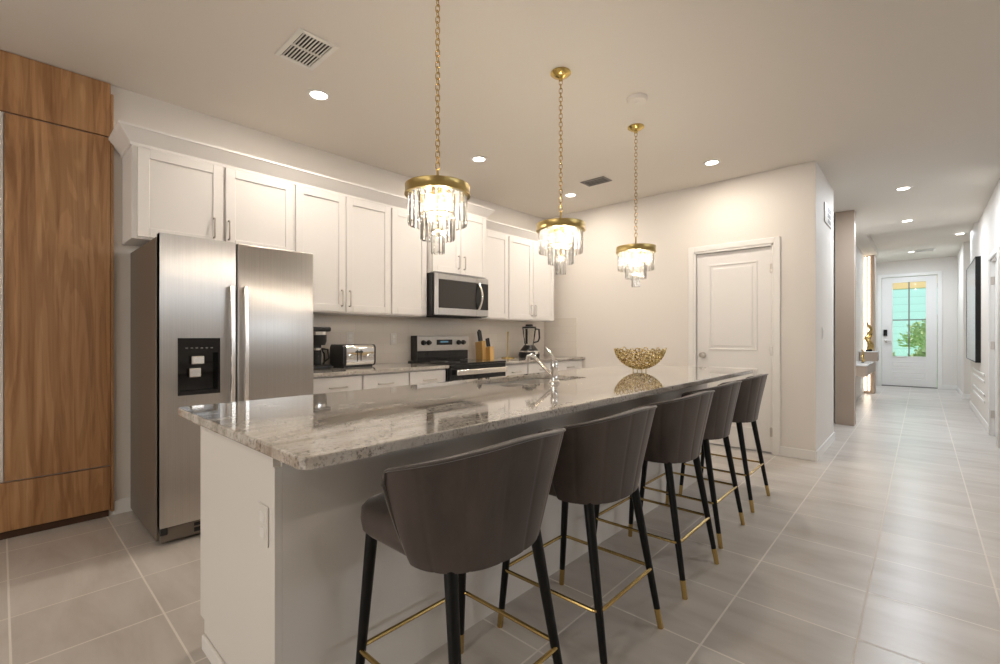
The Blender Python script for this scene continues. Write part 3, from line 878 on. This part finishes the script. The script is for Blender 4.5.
kn = [(-3.765, 3.747, 1.108, .115), (-3.765, 3.765, 1.108, .135), (-3.765, 3.783, 1.108, .125), (-3.70, 3.815, 1.045, .095), (-3.70, 3.845, 1.045, .10)]
lab = ['black knife handle at the outer left of the tall wood block', 'black knife handle in the middle of the tall wood block', 'black knife handle at the right of the tall wood block',
       'left of two black knife handles in the short wood block', 'right of two black knife handles in the short wood block']
for (x, y, z, L), s in zip(kn, lab): knife(s, x, y, z, L)

ph = thing('paper_towel_holder', 'thin gold upright paper towel holder, empty, on the corner counter', 'paper towel holder', (-3.72, 4.19, Z9))
obj('base', lathe(NB(), [(0, 0), (0.08, 0), (0.08, 0.008), (0.074, 0.012), (0, 0.012)], -3.72, 4.19, Z9, 28), 'brass', ph, True)
obj('pole', lathe(NB(), [(0, 0), (0.008, 0), (0.008, 0.29), (0.011, 0.295), (0.011, 0.305), (0, 0.312)], -3.72, 4.19, Z9 + .012, 12), 'brass', ph, True)

bl = thing('blender', 'black countertop blender with clear jar in the kitchen corner', 'blender', (-3.66, 4.53, Z9)); bx, by = -3.66, 4.53
obj('base', lathe(NB(), [(0, 0), (0.13, 0), (0.136, 0.03), (0.122, 0.085), (0.08, 0.135), (0.066, 0.155), (0, 0.155)], bx, by, Z9, 24), 'black_plastic', bl, True)
obj('control_dial', lathe(NB(), [(0, 0), (0.03, 0), (0.03, 0.014), (0, 0.016)], bx + .115, by - .01, Z9 + .05, 18, 'x'), 'chrome', bl, True)
obj('trim_band', lathe(NB(), [(0.126, 0), (0.1295, 0.002), (0.1235, 0.018), (0.121, 0.016)], bx, by, Z9 + .068, 24), 'chrome', bl, True)
jr = obj('jar', lathe(NB(), [(0.055, 0), (0.062, 0.02), (0.088, 0.21), (0.085, 0.21), (0.058, 0.02), (0.05, 0.004), (0, 0.004), (0, 0)], bx, by, Z9 + .156, 24), 'jar_glass', bl, True)
obj('lid', lathe(NB(), [(0, 0), (0.09, 0), (0.09, 0.02), (0.05, 0.026), (0.045, 0.05), (0, 0.05)], bx, by, Z9 + .367, 24), 'black_plastic', bl, True)
m = NB(); tube(m, [(bx + .045, by + .06, Z9 + .36), (bx + .06, by + .125, Z9 + .355), (bx + .06, by + .135, Z9 + .24), (bx + .05, by + .115, Z9 + .20), (bx + .03, by + .05, Z9 + .185)], 0.011, 8); obj('jar_handle', m, 'black_plastic', jr, True)
m = NB(); box(m, bx - .012, bx + .012, by - .06, by - .045, Z9 + .17, Z9 + .36); obj('pour_rib', m, 'black_plastic', jr)

# ------------------------------------------------------------------ island
IX0, IX1, IY0, IY1 = -2.04, -1.335, 0.52, 4.05
isl = thing('kitchen_island', 'long white kitchen island base behind the bar stools', 'kitchen island', ((IX0 + IX1) / 2, 2.3, 0))
obj('seating_side_panel', box(NB(), IX1 - 0.09, IX1, IY0 + 0.0205, IY1 - 0.031, 0.0, 0.869), 'island_paint', isl)
b = NB(); prism(b, [(IX0, 0.10), (IX0 + .05, 0.10), (IX0 + .05, 0.0), (IX1, 0.0), (IX1, 0.80), (IX1 - 0.012, 0.80), (IX1 - 0.012, 0.869), (IX0, 0.869)], 'y', IY0, IY0 + 0.02); obj('end_panel', b, 'island_paint', isl)
b = NB(); box(b, IX0, IX1, IY1 - 0.03, IY1, 0.0, 0.869); obj('end_panel', b, 'cabinet_paint', isl)
b = NB(); box(b, IX0 + .03, IX1 - .095, IY0 + .031, IY1 - .031, 0.10, 0.13); box(b, IX0 + .07, IX0 + .09, IY0 + .031, IY1 - .031, 0.0, 0.10)
box(b, IX0 + .021, IX0 + .028, IY0 + .031, IY1 - .031, 0.13, 0.869); obj('carcass', b, 'cabinet_paint', isl)
ys = [0.555, 1.15, 1.74, 2.33, 2.92, 3.45, 4.015]
for a, c_ in zip(ys[:-1], ys[1:]):
    d = obj('door', shaker(NB(), a + .004, c_ - .004, 0.112, 0.858, IX0, sgn=-1), 'cabinet_paint', isl)
    obj('handle', pull(NB(), IX0 + .001, c_ - .04, 0.76, 0.13, True, -1), 'nickel', d, True)
b = NB(); box(b, IX0 + .06, IX1 + .01, IY0 - .012, IY0, 0, 0.055, 0.003, 1); obj('baseboard', b, 'trim_paint', isl)
SX0, SX1, SY0, SY1 = -2.005, -1.605, 1.82, 2.60
tag(obj('island_countertop', slab(-2.08, -1.0, 0.45, 4.14, 0.87, 0.90, 0.03, (SX0, SX1, SY0, SY1), 0.045), 'granite', smooth=False), 'long polished grey granite worktop on the island', 'countertop')

sk = thing('sink', 'stainless double-bowl undermount sink in the island worktop', 'sink', ((SX0 + SX1) / 2, 2.21, 0.66))


def basin(y0, y1, z0=0.67):
    bm = NB(); n = 6; t = 0.0
    rings = []
    for (d, z) in ((-0.006, 0.868), (0.0, 0.868), (0.002, 0.85), (0.006, z0 + 0.03), (0.03, z0 + 0.004), (0.06, z0)):
        rings.append([bm.verts.new((x, y, z)) for x, y in rrect(SX0 + d, SX1 - d, y0 + d, y1 - d, max(0.045, 0.05), n)])
    for A, B in zip(rings[:-1], rings[1:]):
        m = len(A)
        for k_ in range(m): bm.faces.new((A[k_], A[(k_ + 1) % m], B[(k_ + 1) % m], B[k_]))
    bm.faces.new(rings[-1])
    return bm


for a, c_ in ((SY0, 2.205), (2.225, SY1)):
    bo = obj('bowl', basin(a, c_), 'sink_steel', sk, True)
    obj('drain', lathe(NB(), [(0, 0.004), (0.03, 0.004), (0.042, 0.001), (0.042, 0), (0, 0)], (SX0 + SX1) / 2, (a + c_) / 2, 0.6705, 20), 'nickel', bo, True)
obj('divider', box(NB(), SX0 + 0.01, SX1 - 0.01, 2.203, 2.227, 0.80, 0.864, 0.006), 'sink_steel', sk)

fa = thing('faucet', 'chrome single-lever faucet beside the island sink', 'faucet', (-1.555, 2.155, Z9)); fx, fy_ = -1.555, 2.155
obj('base', lathe(NB(), [(0, 0), (0.034, 0), (0.034, 0.006), (0.026, 0.016), (0.024, 0.02), (0, 0.02)], fx, fy_, Z9, 24), 'chrome', fa, True)
obj('body', lathe(NB(), [(0.0, 0), (0.020, 0), (0.019, 0.055), (0.022, 0.06), (0.022, 0.092), (0.017, 0.108), (0.0, 0.114)], fx, fy_, Z9 + .02, 24), 'chrome', fa, True)
m = NB(); tube(m, [(fx - .012, fy_, Z9 + .04), (fx - .05, fy_, Z9 + .068), (fx - .10, fy_, Z9 + .108), (fx - .145, fy_, Z9 + .142)], 0.011, 14)
sp = obj('spout', m, 'chrome', fa, True)
m = NB(); tube(m, [(fx - .14, fy_, Z9 + .138), (fx - .165, fy_, Z9 + .150), (fx - .19, fy_, Z9 + .145), (fx - .20, fy_, Z9 + .118)], 0.016, 14, r2=0.014); obj('spray_head', m, 'chrome', sp, True)
m = NB(); tube(m, [(fx, fy_, Z9 + .128), (fx - .015, fy_, Z9 + .15), (fx - .05, fy_, Z9 + .188), (fx - .065, fy_, Z9 + .205)], 0.010, 10, r2=0.006); obj('lever', m, 'chrome', fa, True)

# ------------------------------------------------------------------ gold bowl
bw = thing('decorative_bowl', 'gold openwork decorative bowl on small legs on the island', 'bowl', (-1.595, 3.32, Z9)); bcx, bcy = -1.595, 3.32
Rb, rim_r, hh = 0.195, 0.185, 0.148; zc = Z9 + 0.018 + Rb
m = NB(); N = 190
for i in range(N):
    zz = -1 + (hh / Rb) * (i + .5) / N + 0.0
    r_ = math.sqrt(max(0, 1 - zz * zz)); a = i * pi * (3 - 5 ** .5)
    nrm = Vector((r_ * cos(a), r_ * sin(a), zz)); pos = nrm * Rb
    t = NB(); R1_ = random.uniform(0.011, 0.018)
    pts = [(R1_ * cos(2 * pi * k / 8), R1_ * sin(2 * pi * k / 8), 0) for k in range(8)]
    tube(t, pts, 0.0042, 5, True)
    M = nrm.to_track_quat('Z', 'Y').to_matrix().to_4x4(); M.translation = Vector((bcx, bcy, zc)) + pos
    bmesh.ops.transform(t, matrix=M, verts=t.verts); add(m, t)
obj('openwork_shell', m, 'gold_glitter', bw, True)
for k in range(4):
    a = pi / 4 + k * pi / 2
    px, py = bcx + 0.05 * cos(a), bcy + 0.05 * sin(a)
    obj('leg', lathe(NB(), [(0, 0), (0.004, 0), (0.004, 0.026), (0, 0.026)], px, py, Z9, 8), 'antique_brass', bw, True)


# ------------------------------------------------------------------ bar stools
_tab = [(0.0, 0.0)]
_pp = (0.22, 0.0)
for _i in range(1, 401):
    _th = _i / 400 * pi / 2
    _p = (0.22 * max(0, cos(_th)) ** (2 / 2.3), 0.27 * sin(_th) ** (2 / 2.3))
    _tab.append((_tab[-1][0] + math.hypot(_p[0] - _pp[0], _p[1] - _pp[1]), _th)); _pp = _p


def ARC(t):
    # even spacing along the U-shaped plan
    L = abs(t) * _tab[-1][0]
    lo, hi = 0, 400
    while hi - lo > 1:
        m = (lo + hi) // 2
        if _tab[m][0] < L: lo = m
        else: hi = m
    (a, ta), (b_, tb) = _tab[lo], _tab[hi]
    return math.copysign(ta + (tb - ta) * (L - a) / max(1e-9, b_ - a), t)


def shell_pt(t, s, inner=0.0):
    """t -1..1 round the back, s 0..1 up; local: +x is behind the sitter"""
    th = ARC(t)
    e = 2 / 2.3
    cx = math.copysign(abs(cos(th)) ** e, cos(th)); sy = math.copysign(abs(sin(th)) ** e, sin(th))
    k = s ** 1.15
    xe = 0.045 + 0.018 * k; xr = 0.212 + 0.058 * k; hw = 0.228 + 0.086 * (s ** 0.85)
    seam = 0.003 * (abs(sin(pi * 3.5 * (t + 1))) ** 0.35 - 1)
    off = (seam if inner == 0 else 0) - inner
    x = xe + (xr - xe + off) * cx; y = (hw + off) * sy
    q = max(0, (abs(t) - .94) / .06)
    drop = 0.056 * abs(t) ** 1.7 + 0.035 * (1 - math.sqrt(max(0, 1 - q * q)))
    zt = 0.902 - drop; zb = 0.575 + 0.012 * abs(t) ** 2 + 0.025 * (1 - math.sqrt(max(0, 1 - q * q)))
    return Vector((x, y, zb + (zt - zb) * s))


def make_stool():
    t = thing('bar_stool', '', 'bar stool', (0, 0, 0), 'velvet bar stools along the island')
    # seat cushion
    m = NB(); rings = []
    def plan(d, z):
        pts = rrect(-0.24 + d, 0.165 - d, -0.216 + d, 0.216 - d, 0.07, 8)
        return [m.verts.new((x, y, z)) for x, y in pts]
    for d, z in ((0.045, 0.582), (0.012, 0.584), (0.0, 0.598), (-0.004, 0.63), (-0.002, 0.66), (0.008, 0.675), (0.03, 0.684), (0.09, 0.690)):
        rings.append(plan(d, z))
    for A, B in zip(rings[:-1], rings[1:]):
        n = len(A)
        for k in range(n): m.faces.new((A[k], A[(k + 1) % n], B[(k + 1) % n], B[k]))
    m.faces.new(rings[0][::-1]); m.faces.new(rings[-1])
    obj('seat', m, 'velvet', t, True, True)
    # backrest
    m = NB(); NTt, NS = 112, 16; O = []; I = []
    for j in range(NS + 1):
        O.append([m.verts.new(shell_pt(-1 + 2 * i / NTt, j / NS)) for i in range(NTt + 1)])
        I.append([m.verts.new(shell_pt(-1 + 2 * i / NTt, j / NS, 0.034)) for i in range(NTt + 1)])
    for j in range(NS):
        for i in range(NTt):
            m.faces.new((O[j][i], O[j][i + 1], O[j + 1][i + 1], O[j + 1][i])); m.faces.new((I[j][i + 1], I[j][i], I[j + 1][i], I[j + 1][i + 1]))
        m.faces.new((O[j][0], O[j + 1][0], I[j + 1][0], I[j][0])); m.faces.new((O[j + 1][NTt], O[j][NTt], I[j][NTt], I[j + 1][NTt]))
    for i in range(NTt):
        m.faces.new((O[NS][i], O[NS][i + 1], I[NS][i + 1], I[NS][i])); m.faces.new((O[0][i + 1], O[0][i], I[0][i], I[0][i + 1]))
    bk = obj('backrest', m, 'velvet', t, True, True)
    # piping round the edge of the backrest
    path = [shell_pt(-1, j / 12) for j in range(13)] + [shell_pt(-1 + 2 * i / 60, 1) for i in range(1, 60)] + [shell_pt(1, 1 - j / 12) for j in range(13)]
    m = NB(); tube(m, path, 0.0045, 6); obj('piping', m, 'velvet_piping', bk, True, True)
    legs = [((-0.185, -0.185), (-0.235, -0.215)), ((-0.185, 0.185), (-0.235, 0.215)), ((0.145, -0.168), (0.245, -0.215)), ((0.145, 0.168), (0.245, 0.215))]
    ringz = 0.236; corners = []
    for (tx, ty), (bx_, by_) in legs:
        P = Vector((tx, ty, 0.60)); Q = Vector((bx_, by_, 0.0)); sp_ = 0.078 / 0.60
        J = Q + (P - Q) * sp_
        m = NB(); tube(m, [P, J], 0.0185, 14, r2=0.0125); lg = obj('leg', m, 'black_lacquer', t, True, True)
        m = NB(); tube(m, [J, Q + (P - Q) * 0.004, Q], 0.0127, 14, r2=0.0105); f = obj('ferrule', m, 'gold', lg, True, True); f['label'] = 'brass tipped foot'
        corners.append(Q + (P - Q) * (ringz / 0.60))
    a, b2, c2, d2_ = corners[0], corners[1], corners[3], corners[2]
    lp = [(x, y, ringz) for x, y in rrect(a.x - .008, c2.x + .008, a.y - .008, b2.y + .008, 0.03, 5)]
    m = NB(); tube(m, lp, 0.007, 8, True); o_ = obj('footrest_ring', m, 'gold', t, True, True); o_['label'] = 'polished brass foot rail'
    return t


st0 = make_stool()
sl = ['brown velvet bar stool nearest the camera, its seat side showing',
      'second brown velvet bar stool from the near end of the island',
      'middle brown velvet bar stool of the five along the island',
      'fourth velvet bar stool from the near end, partly behind the middle one',
      'farthest velvet bar stool, in front of the pantry door']
for i, y in enumerate((0.935, 1.575, 2.275, 2.90, 3.59)):
    loc = ((-1.02, -1.015, -1.02, -1.06, -1.07)[i], y, 0)
    if i == 0:
        st0.location = loc; st0['label'] = sl[0]
    else: dup(st0, loc, sl[i])


# ------------------------------------------------------------------ pendants
def link(L=0.034, wd=0.010, r=0.0024):
    pts = []
    for k in range(6): a = pi * k / 5; pts.append((wd * cos(a), 0, L / 2 - wd + wd * sin(a)))
    for k in range(6): a = pi + pi * k / 5; pts.append((wd * cos(a), 0, -L / 2 + wd + wd * sin(a)))
    return tube(NB(), pts, r, 6, True)


def crystal(h, wd, dp):
    """elongated bevelled prism hanging from z=0"""
    m = NB(); sec = [(-wd, -dp * .45), (-wd * .45, -dp), (wd * .45, -dp), (wd, -dp * .45), (wd, dp * .45), (wd * .45, dp), (-wd * .45, dp), (-wd, dp * .45)]
    R = []
    for s, z in ((0.6, 0), (1, -0.006), (1, -h + 0.008), (0.7, -h)):
        R.append([m.verts.new((x * s, y * s, z)) for x, y in sec])
    for A, B in zip(R[:-1], R[1:]):
        for k in range(8): m.faces.new((A[k], A[(k + 1) % 8], B[(k + 1) % 8], B[k]))
    m.faces.new(R[0]); m.faces.new(R[-1][::-1])
    return m


def make_pendant():
    t = thing('pendant_light', '', 'pendant lamp', (0, 0, CEIL), 'crystal pendants over the island')   # local z=0 at the ceiling
    obj('canopy', lathe(NB(), [(0, 0), (0.062, 0), (0.064, -0.008), (0.05, -0.02), (0.03, -0.03), (0.012, -0.036), (0.012, -0.05), (0, -0.05)], n=28), 'brass', t, True, True)
    zr = 1.867 - CEIL
    m = NB(); z = -0.062; i = 0
    while z > zr + 0.075:
        l = link(); bmesh.ops.transform(l, matrix=Matrix.Translation((0, 0, z)) @ Matrix.Rotation(pi / 2 * (i % 2) + 0.4, 4, 'Z'), verts=l.verts); add(m, l); z -= 0.0262; i += 1
    obj('chain', m, 'gold', t, True, True)
    m = NB(); lathe(m, [(0, 0.075), (0.006, 0.075), (0.006, 0.03), (0.012, 0.028), (0.012, 0.0), (0.02, -0.004), (0.02, -0.03), (0, -0.03)], 0, 0, zr, 14)
    obj('stem', m, 'gold', t, True, True)
    m = NB(); lathe(m, [(0.145, 0), (0.150, 0), (0.1505, -0.004), (0.1495, -0.007), (0.1495, -0.034), (0.152, -0.038), (0.152, -0.045), (0.137, -0.045), (0.137, -0.038), (0.145, -0.034), (0.145, 0)], 0, 0, zr, 56)
    for k in range(3):
        a = k * 2 * pi / 3 + .3
        tube(m, [(0.01 * cos(a), 0.01 * sin(a), zr - 0.012), (0.146 * cos(a), 0.146 * sin(a), zr - 0.02)], 0.005, 6)
    obj('brass_band', m, 'antique_brass', t, True, True)
    zb = zr - 0.046
    m = NB(); tube(m, [(0, 0, zr - 0.02), (0, 0, zb - 0.19)], 0.006, 8)
    for r_, dz in ((0.077, -0.083), (0.029, -0.158)):
        lathe(m, [(r_ - .004, 0), (r_ + .004, 0), (r_ + .004, -.006), (r_ - .004, -.006), (r_ - .004, 0)], 0, 0, zb + dz, 30)
        for k in range(3):
            a = k * 2 * pi / 3; tube(m, [(0, 0, zb + dz - .003), (r_ * cos(a), r_ * sin(a), zb + dz - .003)], 0.003, 6)
    obj('inner_frame', m, 'gold', t, True, True)
    for (r_, z0, h, n, wd) in ((0.132, zb, 0.135, 26, 0.0148), (0.075, zb - 0.088, 0.115, 16, 0.0138), (0.0265, zb - 0.163, 0.105, 7, 0.0112)):
        src = obj('crystal', crystal(h, wd, 0.006), 'crystal', t, False, True)
        for k in range(n):
            a = 2 * pi * k / n
            c_ = src if k == 0 else src.copy()
            if k: COL.objects.link(c_); c_.parent = t
            c_.location = (r_ * cos(a), r_ * sin(a), z0); c_.rotation_euler = (0, 0, a + pi / 2)
    for k in range(4):
        a = k * pi / 2 + .5; x, y = 0.055 * cos(a), 0.055 * sin(a)
        m = NB(); lathe(m, [(0, 0), (0.009, -0.004), (0.015, -0.022), (0.011, -0.042), (0.0, -0.055)], x, y, zb - 0.012, 12)
        bu = obj('bulb', m, 'bulb_glow', t, True, True)
        m = NB(); lathe(m, [(0, 0), (0.012, 0), (0.012, 0.035), (0, 0.035)], x, y, zb - 0.013, 12); tube(m, [(x, y, zb + .015), (0, 0, zb + .03)], 0.004, 6)
        obj('socket', m, 'gold', t, True, True)
    return t


pd = make_pendant()
plab = ['nearest crystal pendant lamp, in front of the microwave cabinet', 'middle crystal pendant lamp of the three over the island', 'farthest and smallest looking crystal pendant, left of the pantry door']
for i, (x, y) in enumerate(((-1.66, 1.378), (-1.655, 2.36), (-1.65, 3.37))):
    if i == 0: pd.location = (x, y, CEIL); pd['label'] = plab[0]
    else: dup(pd, (x, y, CEIL), plab[i])
    for k, (dz, e) in enumerate(((-1.02, PEND_E), (-1.155, PEND_E * 0.15))):
        l = bpy.data.lights.new('pendant_glow', 'POINT'); l.energy = e; l.color = PEND_COL; l.shadow_soft_size = 0.05 if k == 0 else 0.012
        o = bpy.data.objects.new('pendant_glow', l); COL.objects.link(o); o.location = (x, y, CEIL + dz)

# ------------------------------------------------------------------ recessed lights
cn = thing('ceiling_light', '', 'ceiling light', (0, 0, 0), 'recessed ceiling lights')
obj('trim_ring', lathe(NB(), [(0.052, 0.0), (0.078, 0.0), (0.078, -0.004), (0.070, -0.007), (0.055, -0.005), (0.052, 0.0)], n=32), 'white_plastic', cn, True, True)
obj('diffuser', lathe(NB(), [(0, -0.003), (0.053, -0.003), (0.053, 0.0), (0, 0.0)], n=32), 'lamp_diffuser', cn, False, True)
cans = [(-3.02, 1.465, CEIL, 'round recessed ceiling light by the large ceiling vent, nearest the wood cabinet', 1.0),
        (-3.02, 3.00, CEIL, 'round recessed ceiling light above the microwave, right of the nearest pendant', 1.0),
        (-3.01, 4.49, CEIL, 'round recessed ceiling light beside the small grey vent in the kitchen corner', 1.0),
        (-1.46, 4.55, CEIL, 'round recessed ceiling light in front of the pantry door', 1.0),
        (-0.15, 6.79, CEIL, 'first and nearest recessed ceiling light in the hallway', 2.5),
        (-0.15, 8.73, CEIL, 'second recessed ceiling light in the hallway', 2.2),
        (0.48, 11.05, 2.91, 'recessed foyer ceiling light close to the right hall wall', 0.7),
        (-0.15, 12.75, 2.91, 'last recessed ceiling light near the front door', 2.6),
        (1.75, 0.6, CEIL, 'added unseen recessed great room ceiling light out to the side of the nearest stool', 0.5),  # great-room lights from here on are out of view, added to supply light
        (1.75, 3.2, CEIL, 'added unseen recessed great room ceiling light out to the side of the far stools', 1.0),
        (-0.6, -1.9, CEIL, 'added unseen recessed great room ceiling light behind the camera', 1.5)]
for i, (x, y, z, lb, e) in enumerate(cans):
    if i == 0: cn.location = (x, y, z); cn['label'] = lb
    else: dup(cn, (x, y, z), lb)
    l = bpy.data.lights.new('downlight', 'AREA'); l.shape = 'DISK'; l.size = 0.10; l.energy = CAN_E * e; l.color = CAN_COL if y < 6 else ((.86, .93, 1) if y < 10 else (.78, .89, 1))
    o = bpy.data.objects.new('downlight', l); COL.objects.link(o); o.location = (x, y, z - 0.012)


# ceiling vents
def vent(label, x0, x1, y0, y1, z, n, rows, frame='white_plastic', bar='white_plastic', fw=0.028):
    t = thing('ceiling_vent', label, 'vent', ((x0 + x1) / 2, (y0 + y1) / 2, z))
    m = NB()
    for p in ((x0, x1, y0, y0 + fw), (x0, x1, y1 - fw, y1), (x0, x0 + fw, y0 + fw, y1 - fw), (x1 - fw, x1, y0 + fw, y1 - fw)):
        box(m, p[0], p[1], p[2], p[3], z - 0.008, z, 0.002, 1)
    xm = (x0 + x1) / 2
    if rows == 2: box(m, xm - 0.007, xm + 0.007, y0 + fw, y1 - fw, z - 0.007, z)
    obj('frame', m, frame, t)
    obj('duct_opening', box(NB(), x0 + fw, x1 - fw, y0 + fw, y1 - fw, z - 0.0015, z), 'dark_void', t)
    m = NB(); step = (y1 - y0 - 2 * fw) / n
    for k in range(n):
        yy = y0 + fw + step * (k + .5)
        box(m, x0 + fw, x1 - fw, yy - step * .17, yy + step * .17, z - 0.006, z - 0.001)
    obj('louvres', m, bar, t)


vent('large white two-row ceiling vent above the refrigerator', -2.765, -2.43, 1.075, 1.30, CEIL, 9, 2)
vent('small grey slotted ceiling vent in the far kitchen corner', -2.68, -2.40, 4.18, 4.36, CEIL, 4, 1, 'grey_plastic', 'grey_plastic', 0.02)
vent('ceiling vent in the foyer in front of the front door', -0.12, 0.20, 12.55, 12.85, 2.91, 6, 1)
sdv = thing('smoke_detector', 'flat white round smoke detector on the ceiling behind the farthest pendant', 'smoke detector', (-1.445, 2.97, CEIL))
obj('housing', lathe(NB(), [(0, 0), (0.068, 0), (0.068, -0.012), (0.058, -0.026), (0, -0.03)], -1.445, 2.97, CEIL, 28), 'ceiling_paint', sdv, True)
obj('test_button', lathe(NB(), [(0, 0), (0.012, 0), (0.012, -0.004), (0, -0.004)], -1.445, 2.97, CEIL - .03, 14), 'white_plastic', sdv, True)

wv_ = thing('wall_vent', 'grey three-slot vent high on the end wall beside the hallway', 'vent', (HX, 5.87, 2.33))
obj('frame', box(NB(), HX, HX + 0.012, 5.64, 6.10, 2.33, 2.53, 0.003, 1), 'white_plastic', wv_)
for k in range(3): obj('slot', box(NB(), HX + 0.010, HX + 0.0135, 5.82, 6.02, 2.35 + .058 * k, 2.39 + .058 * k), 'grey_plastic', wv_)
sw = thing('light_switch', 'white light switch on the end wall beside the hallway', 'switch', (HX, 5.55, 1.2))
obj('cover_plate', box(NB(), HX, HX + 0.005, 5.51, 5.59, 1.14, 1.26, 0.002, 1), 'white_plastic', sw)
obj('rocker', box(NB(), HX + 0.004, HX + 0.009, 5.533, 5.567, 1.165, 1.235, 0.002, 1), 'trim_paint', sw)

# ------------------------------------------------------------------ hallway feature wall
struct('trim_4', box(NB(), -0.848, -0.645, 7.50, 7.72, 0, CEIL - 0.002, 0.003, 1), 'taupe_laminate')
struct('trim_5', box(NB(), -0.97 + 0.1, -0.70, 11.95, 12.3, 0, CEIL - 0.002, 0.003, 1), 'taupe_laminate')
for i, x in enumerate((-0.855, -0.80)):
    t = obj('led_strip', box(NB(), x, x + 0.022, 11.935, 11.948, 0.06, CEIL - 0.03), 'led_strip')
    tag(t, ['glowing vertical light strip on the far taupe pillar, beside the wall', 'glowing vertical light strip nearer the middle of the far taupe pillar'][i], 'light strip', 'light strips on the taupe pillar')
cs = thing('floating_console', 'floating grey hall console shelf with a white top under the light strips', 'console', (-0.75, 10.2, 0.5))
obj('box', box(NB(), -0.87, -0.655, 9.45, 11.3, 0.51, 0.68, 0.003, 1), 'taupe_laminate', cs)
obj('top', box(NB(), -0.87, -0.645, 9.44, 11.32, 0.681, 0.705, 0.003, 1), 'marble', cs)
bx2 = thing('wall_box', 'small taupe box on top of the floating hall console', 'box', (-0.75, 11.2, 0.705))
obj('box_body', box(NB(), -0.86, -0.60, 10.9, 11.3, 0.706, 0.87, 0.003, 1), 'taupe_laminate', bx2)
obj('box_top', box(NB(), -0.865, -0.595, 10.89, 11.31, 0.871, 0.885, 0.002, 1), 'marble', bx2)


def figure(name, label, x, y, z, s):
    t = thing(name, label, 'sculpture', (x, y, z), 'gold sculptures on the hall console')
    obj('base', box(NB(), x - .05 * s, x + .05 * s, y - .05 * s, y + .05 * s, z, z + .03 * s, .004, 1), 'black_lacquer', t)
    m = NB(); pts = [(x + .03 * s * sin(k * .9), y + .02 * s * cos(k * .9), z + .03 * s + .042 * s * k) for k in range(13)]
    tube(m, pts, 0.052 * s, 10, r2=0.018 * s)
    tube(m, [(x, y, z + .2 * s), (x + .03 * s, y + .05 * s, z + .32 * s), (x + .02 * s, y + .07 * s, z + .46 * s)], 0.024 * s, 8)
    obj('twisted_figure', m, 'gold', t, True)


figure('sculpture', 'tall gold abstract sculpture on the taupe box', -0.73, 11.05, 0.886, 1.0)
figure('sculpture', 'short gold abstract sculpture at the near end of the hall console', -0.76, 10.2, 0.706, 0.42)

# picture on the right wall and panel moulding under it
pc = thing('picture_frame', 'large black-framed picture on the right hallway wall', 'picture', (0.6, 10.0, 0.8))
m = NB()
for p in ((9.12, 9.135, 0.80, 2.27), (10.825, 10.84, 0.80, 2.27), (9.135, 10.825, 0.80, 0.815), (9.135, 10.825, 2.255, 2.27)):
    box(m, 0.545, 0.60, p[0], p[1], p[2], p[3], 0.003, 1)
obj('frame', m, 'black_lacquer', pc)
obj('glazed_print', box(NB(), 0.548, 0.60, 9.134, 10.826, 0.814, 2.256), 'print_glass', pc)
m = NB()
for z0, z1 in ((0.30, 0.42), (0.56, 0.68)):
    box(m, 0.588, 0.60, 8.6, 10.3, z0, z0 + 0.03, 0.003, 1); box(m, 0.588, 0.60, 8.6, 10.3, z1 - 0.03, z1, 0.003, 1)
struct('trim_6', m, 'trim_paint')

# ------------------------------------------------------------------ outside the front door
struct('ground', box(NB(), -14, 14, 14.4, 34, -0.3, -0.1), 'lawn_green')
pb = NB(); box(pb, -1.6, 1.6, 16.4, 16.6, 2.44, 3.1); tag(obj('porch_beam', pb, 'porch_wood'), 'orange tan porch beam seen through the top of the front door glass', 'beam')
hs = thing('house', 'pale teal house with lap siding seen through the front door', 'house', (-1, 27, -0.1))
obj('wall', box(NB(), -9, 5, 26, 31, -0.1, 7.0), 'teal_siding', hs)
wf = obj('window_frame', box(NB(), -0.1, 1.0, 25.95, 26.0, 3.3, 4.4), 'trim_paint', hs); obj('pane', box(NB(), 0.0, 0.9, 25.94, 25.96, 3.4, 4.3), 'dark_glass', wf)


def shrub(label, x, y, z, r, n):
    m = NB()
    for i in range(n):
        a = random.uniform(0, 2 * pi); u = random.uniform(-0.2, 1); rr = r * random.uniform(.55, 1.0)
        q = math.sqrt(1 - min(1, u * u)); p = Vector((x + rr * q * cos(a), y + rr * q * sin(a), z + r * .25 + rr * u))
        d = Vector((random.uniform(-1, 1), random.uniform(-1, 1), random.uniform(-.3, 1))).normalized(); e = d.cross(Vector((.3, .5, .8))).normalized()
        L = random.uniform(.10, .18); W = L * .35
        f = d.cross(e) * W * .3
        v = [m.verts.new(p), m.verts.new(p + d * L * .5 + e * W + f), m.verts.new(p + d * L), m.verts.new(p + d * L * .5 - e * W + f)]
        m.faces.new(v)
    for k in range(4):
        a = k * 1.6; tube(m, [(x, y, -0.1), (x + r * .3 * cos(a), y + r * .3 * sin(a), z + r * .5)], 0.02, 5)
    return tag(obj('shrub', m, 'leaf'), label, 'shrub')


shrub('low green shrub low in the left front door pane', -1.15, 19.0, 0.12, 0.62, 900)
shrub('low green shrub low in the right front door pane', 0.22, 18.8, 0.1, 0.6, 900)
shrub('taller leafy shrub rising in the right front door pane', 0.28, 21.5, 0.7, 0.85, 900)
